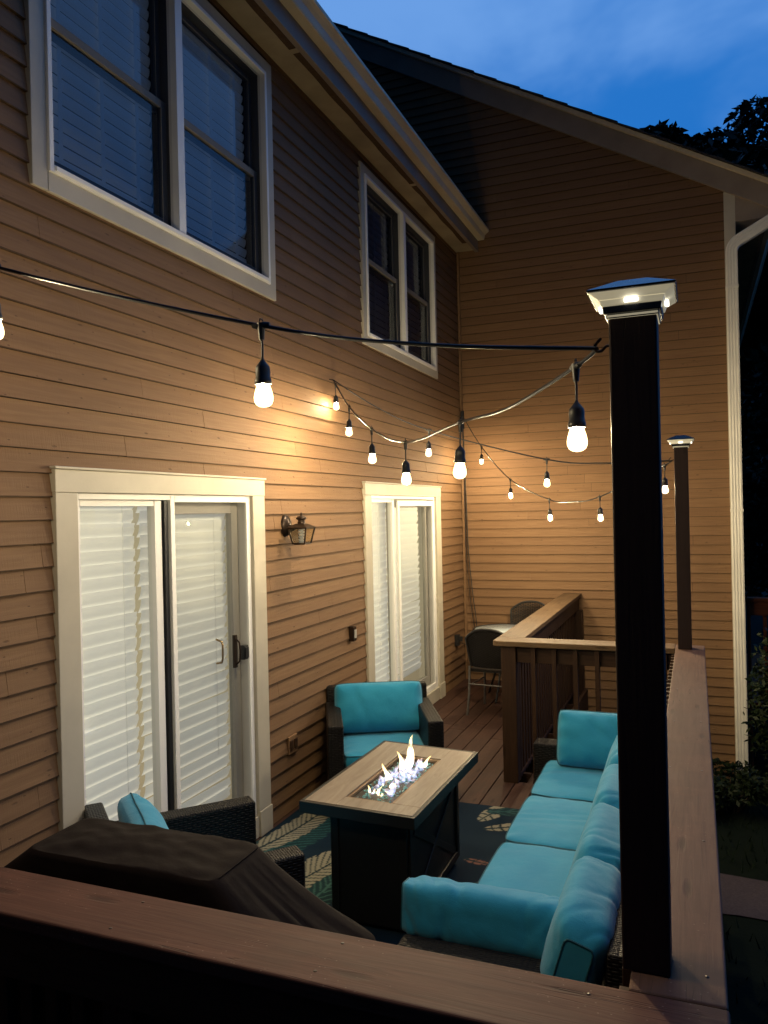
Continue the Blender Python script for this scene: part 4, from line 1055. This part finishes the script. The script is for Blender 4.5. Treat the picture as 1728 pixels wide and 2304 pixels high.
leafshape(.35, 2.75, .75, .9, .18, gr, (.04, .12, .11))
leafshape(.60, 3.10, 1.25, .8, .13, gr, (.05, .14, .12))
leafshape(1.08, 5.30, -.55, .55, .13, cream, dk, 70, 1, .5); leafshape(1.42, 5.18, -2.2, .4, .09, cream, dk, 80, 1, .5)
leafshape(1.30, 4.70, .45, .60, .075, cream, dk, 110, 1, .2)
leafshape(1.25, 4.98, .25, .6, .10, gr, (.03, .09, .09), 100)
leafshape(1.30, 4.27, -.35, .16, .035, pk, dk, 120, 1); leafshape(1.40, 3.95, .2, .3, .09, gr, (.05, .10, .09), 100); leafshape(1.42, 3.83, -.35, .25, .045, cream, dk, 110, 1, .3)
leafshape(1.35, 3.35, .4, .3, .05, cream, dk, 110, 1, .3); leafshape(1.0, 2.55, .2, .6, .10, cream, dk, 90)
vs = np.stack([X.ravel(), Y.ravel(), np.full(X.size, .0085)], 1)
i = np.arange(nx)[None, :]+np.arange(ny)[:, None]*(nx+1); q = np.stack([i, i+1, i+nx+2, i+nx+1], -1).reshape(-1, 4)
me = bpy.data.meshes.new('outdoor_rug')
nb = len(vs)
border = [(RX0, RY0), (RX1, RY0), (RX1, RY1), (RX0, RY1)]
allv = [tuple(p) for p in vs]+[(x, y, .0012) for x, y in border]
ci = [0, nx, (ny+1)*(nx+1)-1, ny*(nx+1)]
allf = [tuple(int(k) for k in f) for f in q]
edges = [[k for k in range(nx+1)], [nx+k*(nx+1) for k in range(ny+1)], [ny*(nx+1)+k for k in range(nx, -1, -1)], [k*(nx+1) for k in range(ny, -1, -1)]]
for e, ed in enumerate(edges): allf.append(tuple([nb+e]+[nb+(e+1) % 4]+ed[::-1]))
me.from_pydata(allv, [], allf); me.materials.append(M['rug'])
ca = me.color_attributes.new('pattern', 'FLOAT_COLOR', 'POINT')
buf = np.ones((len(allv), 4), np.float32); buf[:nb, :3] = colr.reshape(-1, 3); buf[nb:, :3] = (.003, .016, .032)
ca.data.foreach_set('color', buf.ravel())
o = bpy.data.objects.new('outdoor_rug', me); COL.objects.link(o); tag(o, 'dark teal rug with cream palm leaves under the fire table', 'rug')

# ------------------------------------------------------------------ covered grill
gc = thing('covered_grill', 'barbecue grill under a dark brown canvas cover behind the near railing', 'grill', (1.05, 1.85, 0))
mb = MB(); nu, nv = 90, 64
top = dict(x0=.765, x1=1.385, y0=1.69, y1=1.935, z=1.05); sh = dict(x0=.36, x1=1.72, y0=1.66, y1=2.03, z=.80)
def cov(s, v):
    s = s % 1.0
    """s around 0..1, v 0 centre of top ..1 hem"""
    # perimeter param on a rounded rectangle
    a = 2*pi*s; c_, s_ = cos(a), sin(a)
    def rect(x0, x1, y0, y1, p=9):
        hx, hy = (x1-x0)/2, (y1-y0)/2; k = (abs(c_)**p+abs(s_)**p)**(-1/p)
        # warp so that corners are evenly covered
        return Vector(((x0+x1)/2+hx*c_*k, (y0+y1)/2+hy*s_*k, 0))
    pt_ = rect(top['x0'], top['x1'], top['y0'], top['y1'], 14); ps = rect(sh['x0'], sh['x1'], sh['y0'], sh['y1'], 10); pb = rect(sh['x0']+.0, sh['x1']-.0, sh['y0']-.005, sh['y1']+.02, 8)
    cxy = Vector(((top['x0']+top['x1'])/2, (top['y0']+top['y1'])/2, 0))
    if v < .34:
        t = v/.34; p = cxy.lerp(pt_, t); z = top['z']+.006*(1-t*t)
        z += .008*mnoise.noise((p.x*6, p.y*9, 1.0))+.006*mnoise.noise((p.x*17+p.y*5, p.y*20, 3))-.010*max(0, t-.55)**1.5
    elif v < .60:
        t = (v-.34)/.26; p = pt_.lerp(ps, t); sagz = .035*sin(pi*t)*(.5+.5*abs(c_)); z = top['z']+(sh['z']-top['z'])*t-sagz*.5
        fold = (.016*mnoise.noise((s*46, t*1.5, 7))+.008*mnoise.noise((s*110, t*3, 2)))*t**.6*(.35+.65*abs(c_)**.5)
        p = p+(p-cxy).normalized()*fold; z += fold*.5
    else:
        t = (v-.60)/.40; p = ps.lerp(pb, t); z = sh['z']+(.10-sh['z'])*t
        fold = (.016*mnoise.noise((s*46, t*1.5+1.5, 7))+.008*mnoise.noise((s*110, t*3+3, 2)))*(.35+.65*abs(c_)**.5)*(1-.3*t)
        p = p+(p-cxy).normalized()*fold*.8
        if p.y < 1.635: p.y = 1.635
    return Vector((p.x, p.y, z))
def ss(k): 
    return k/nu
vs = [cov(ss(k), j/nv) for j in range(1, nv+1) for k in range(nu)]; fs = []
for j in range(nv-1):
    for k in range(nu): k2 = (k+1) % nu; fs.append((j*nu+k, j*nu+k2, (j+1)*nu+k2, (j+1)*nu+k))
vs.append(sum((vs[k] for k in range(nu)), Vector((0, 0, 0)))/nu); ci_ = len(vs)-1
fs += [(ci_, (k+1) % nu, k) for k in range(nu)]
mb.add(vs, fs, 0, True); cv_ = mb.build('canvas_cover', 'cover', gc)
mb = MB(); P = [cov(-.105+.21*k/24, .345)+Vector((0, 0, .001)) for k in range(25)]; mb.tube(P, .0022, 6, 0, False); mb.build('seam', 'cover', cv_)
mb = MB()
for (a, b) in ((.7, 1.72), (1.35, 1.72), (.7, 1.95), (1.35, 1.95)): mb.box(a, a+.03, b, b+.03, 0, .5)
mb.build('leg', 'blackmetal', gc)

# ------------------------------------------------------------------ bistro set
bt = thing('bistro_table', 'small round table with pale mosaic top in the far corner', 'table', (.66, 8.10, 0))
mb = MB(); mb.lathe([(.0, .722), (.30, .722), (.300, .718), (.30, .712), (.0, .712)][::-1], 40, 0, RT(.66, 8.10, 0)); mb.build('table_top', 'mosaic', bt)
mb = MB(); mb.lathe([(.302, .700), (.322, .702), (.328, .714), (.322, .726), (.302, .726), (.302, .700)], 40, 0, RT(.66, 8.10, 0)); mb.build('rim', 'blackmetal', bt)
for k in range(3):
    a = k*2.094+.4; mb = MB(); mb.tube(smooth([(.66+.28*cos(a), 8.1+.28*sin(a), .70), (.66+.10*cos(a), 8.1+.10*sin(a), .42), (.66+.27*cos(a), 8.1+.27*sin(a), .0)]), .011, 8); mb.build('leg', 'blackmetal', bt)
def bistro_chair(label, loc, rz, wmat, legmat, top):
    t = thing('bistro_chair', label, 'chair', loc, rz, 'chairs at the small round table', local=True)
    # back: rounded woven panel, back at -y side of chair, sitter faces +y
    mb = MB(); n = 16; vs = []; fs = []; uvs = []
    def bp(u, v):
        x = (u-.5)*.46*(1-.10*(1-v)); tz = top-(.10*(abs(2*u-1)**2.6)); z = .46+(tz-.46)*v; y = -.20-.07*v+.05*(2*u-1)**2; return Vector((x, y, z))
    for j in range(n+1):
        for k in range(n+1): vs.append(bp(k/n, j/n))
    for j in range(n):
        for k in range(n): f = (j*(n+1)+k, j*(n+1)+k+1, (j+1)*(n+1)+k+1, (j+1)*(n+1)+k); fs.append(f); uvs.append([(vs[q].x, vs[q].z) for q in f])
    mb.add(vs, fs, 0, True, None, uvs); mb.add([p+Vector((0, .008, 0)) for p in vs], [f[::-1] for f in fs], 0, True, None, [u[::-1] for u in uvs]); mb.build('backrest', wmat, t)
    mb = MB(); P = [bp(0, j/n) for j in range(n)]+[bp(k/n, 1) for k in range(n)]+[bp(1, 1-j/n) for j in range(n+1)]; mb.tube(P, .013, 8); mb.build('back_frame', 'blackmetal', t)
    mb = MB(); mb.box(-.22, .22, -.20, .22, .415, .445); mb.build('seat', wmat if wmat != 'wickerhole' else 'wicker', t, .010, 3)
    for (sx, sy_) in ((-1, -1), (1, -1), (-1, 1), (1, 1)):
        mb = MB(); mb.tube(smooth([(sx*.205, sy_*.20, .47 if sy_ < 0 else .42), (sx*.21, sy_*.215, .22), (sx*.225, sy_*.24, 0)]), .012, 8); mb.build('leg', legmat, t)
    mb = MB(); mb.tube([(-.212, -.217, .30), (.212, -.217, .30)], .008, 6); mb.tube([(-.215, -.21, .28), (-.215, .21, .28)], .008, 6); mb.tube([(.215, -.21, .28), (.215, .21, .28)], .008, 6); mb.build('stretcher', legmat, t)
    return t
bistro_chair('dark backed chair with thin grey legs on the near side of the round table', (.725, 7.50, 0), radians(-6), 'wicker', 'chairleg', .84)
bistro_chair('open weave black chair on the far side of the round table', (.79, 8.52, 0), radians(172), 'wickerhole', 'blackmetal', .93)

# ------------------------------------------------------------------ neighbour railing beyond the downspout
nr = thing('deck_railing', 'red brown neighbour railing beyond the white downspout', 'railing', (3.6, 9.45, -1))
mb = MB(); mb.box(3.065, 6.0, 9.36, 9.50, .915, .953); mb.build('cap', 'cedar', nr, .004)
mb = MB(); mb.box(3.075, 6.0, 9.40, 9.44, .76, .9145); mb.build('rail_board', 'cedar', nr, .003)
mb = MB(); mb.box(3.066, 3.10, 9.4405, 9.52, -1.0, .9145); mb.build('post', 'cedar', nr, .003)
for k in range(14):
    mb = MB(); mb.box(3.222+.17*k, 3.26+.17*k, 9.441, 9.475, -.2, .9145); mb.build('baluster', 'cedar', nr, .002)
mb = MB(); mb.box(3.11, 6.0, 9.441, 12.5, -.24, -.201); mb.build('floor_boards', 'cedar', nr)

# ------------------------------------------------------------------ vegetation
def leaves(mb, c, rad, n, size, rr, flat=.0, shell=.55):
    for i in range(n):
        d = Vector((rr.gauss(0, 1), rr.gauss(0, 1), rr.gauss(0, 1))).normalized(); q = rr.random()**.5*(1-shell)+shell*rr.random()**.3
        p = Vector(c)+Vector((d.x*rad[0], d.y*rad[1], d.z*rad[2]))*min(1.05, q)
        a = Vector((rr.gauss(0, 1), rr.gauss(0, 1), rr.gauss(0, .7))).normalized(); b = a.cross(Vector((rr.gauss(0, 1), rr.gauss(0, 1), rr.gauss(0, 1)))).normalized()
        s = size*rr.uniform(.6, 1.3); mb.add([p-a*s, p+b*s*.45, p+a*s, p-b*s*.45], [(0, 1, 2, 3)])
def tree(label, x, y, h, cr, seed, nl, size, group='trees beyond the houses'):
    rr = random.Random(seed); t = thing('tree', label, 'tree', (x, y, -1), 0, group)
    mb = MB(); r0 = .018*h
    tp = [(x+.25*sin(k*1.1+seed)*k/8, y+.25*cos(k*.9+seed)*k/8, -1+h*.72*k/8) for k in range(9)]
    mb.tube(smooth(tp, 3), [r0*(1-.75*k/24) for k in range(25)], 9)
    cl = []
    for k in range(56):
        w_ = rr.uniform(-1, .92); z = -1+h*.60+h*.36*w_; f = (z+1)/h; rad = cr*sqrt(max(0, 1-abs(w_)**2.6))*rr.uniform(.25, 1.0)**.6; a = rr.uniform(0, 6.28)
        c = Vector((x+rad*cos(a), y+rad*sin(a), z)); cl.append(c)
        b = Vector(tp[min(8, int(f*.8*8))]); mb.tube(smooth([b, b.lerp(c, .5)+Vector((0, 0, .2)), c], 3), [r0*.3*(1-.12*q) for q in range(7)], 6)
    mb.build('trunk', 'bark', t)
    mb = MB()
    for c in cl:
        s = cr*rr.uniform(.26, .42)
        for q in range(3):
            cc = c+Vector((rr.gauss(0, .5)*s, rr.gauss(0, .5)*s, rr.gauss(0, .45)*s)); leaves(mb, cc, (s*.75, s*.75, s*.62), nl//168, size, rr)
    mb.build('crown', 'leaf', t)
    return t
tree('tall dark broad tree rising over the gable roof at the right', 4.0, 25.5, 14.9, 3.8, 3, 105000, .17)
tree('dark tree filling the night behind the downspout', 4.9, 22.0, 11.0, 2.7, 8, 40000, .15)
tree('lower dark tree standing low behind the neighbour railing', 4.4, 20.0, 5.6, 1.9, 12, 16000, .09)
tree('dark tree farther right of the neighbour railing', 6.4, 33.0, 15.0, 4.2, 15, 24000, .16)
def shrub(label, x, y, h, r, seed, n, size):
    rr = random.Random(seed); t = thing('shrub', label, 'shrub', (x, y, -1))
    mb = MB(); tips = []
    for k in range(16):
        a = rr.uniform(0, 6.28); q = rr.uniform(.2, 1)*r; tip = Vector((x+q*cos(a), y+q*sin(a), -1+h*rr.uniform(.5, 1))); tips.append(tip); mb.tube(smooth([(x+.04*cos(a), y+.04*sin(a), -1.02), (x+q*.5*cos(a), y+q*.5*sin(a), -1+h*.4), tip], 3), .007, 5)
    mb.build('stems', 'bark', t); mb = MB()
    for tip in tips: leaves(mb, tip, (r*.42, r*.42, h*.26), n//16, size, rr)
    mb.build('foliage', 'shrubleaf', t)
    return t
shrub('low leafy shrub at the foot of the white downspout', 2.82, 8.25, .34, .42, 5, 2600, .032)
shrub('upright dark green shrub at the right edge below the neighbour railing', 3.42, 7.55, 1.55, .42, 6, 4200, .035)
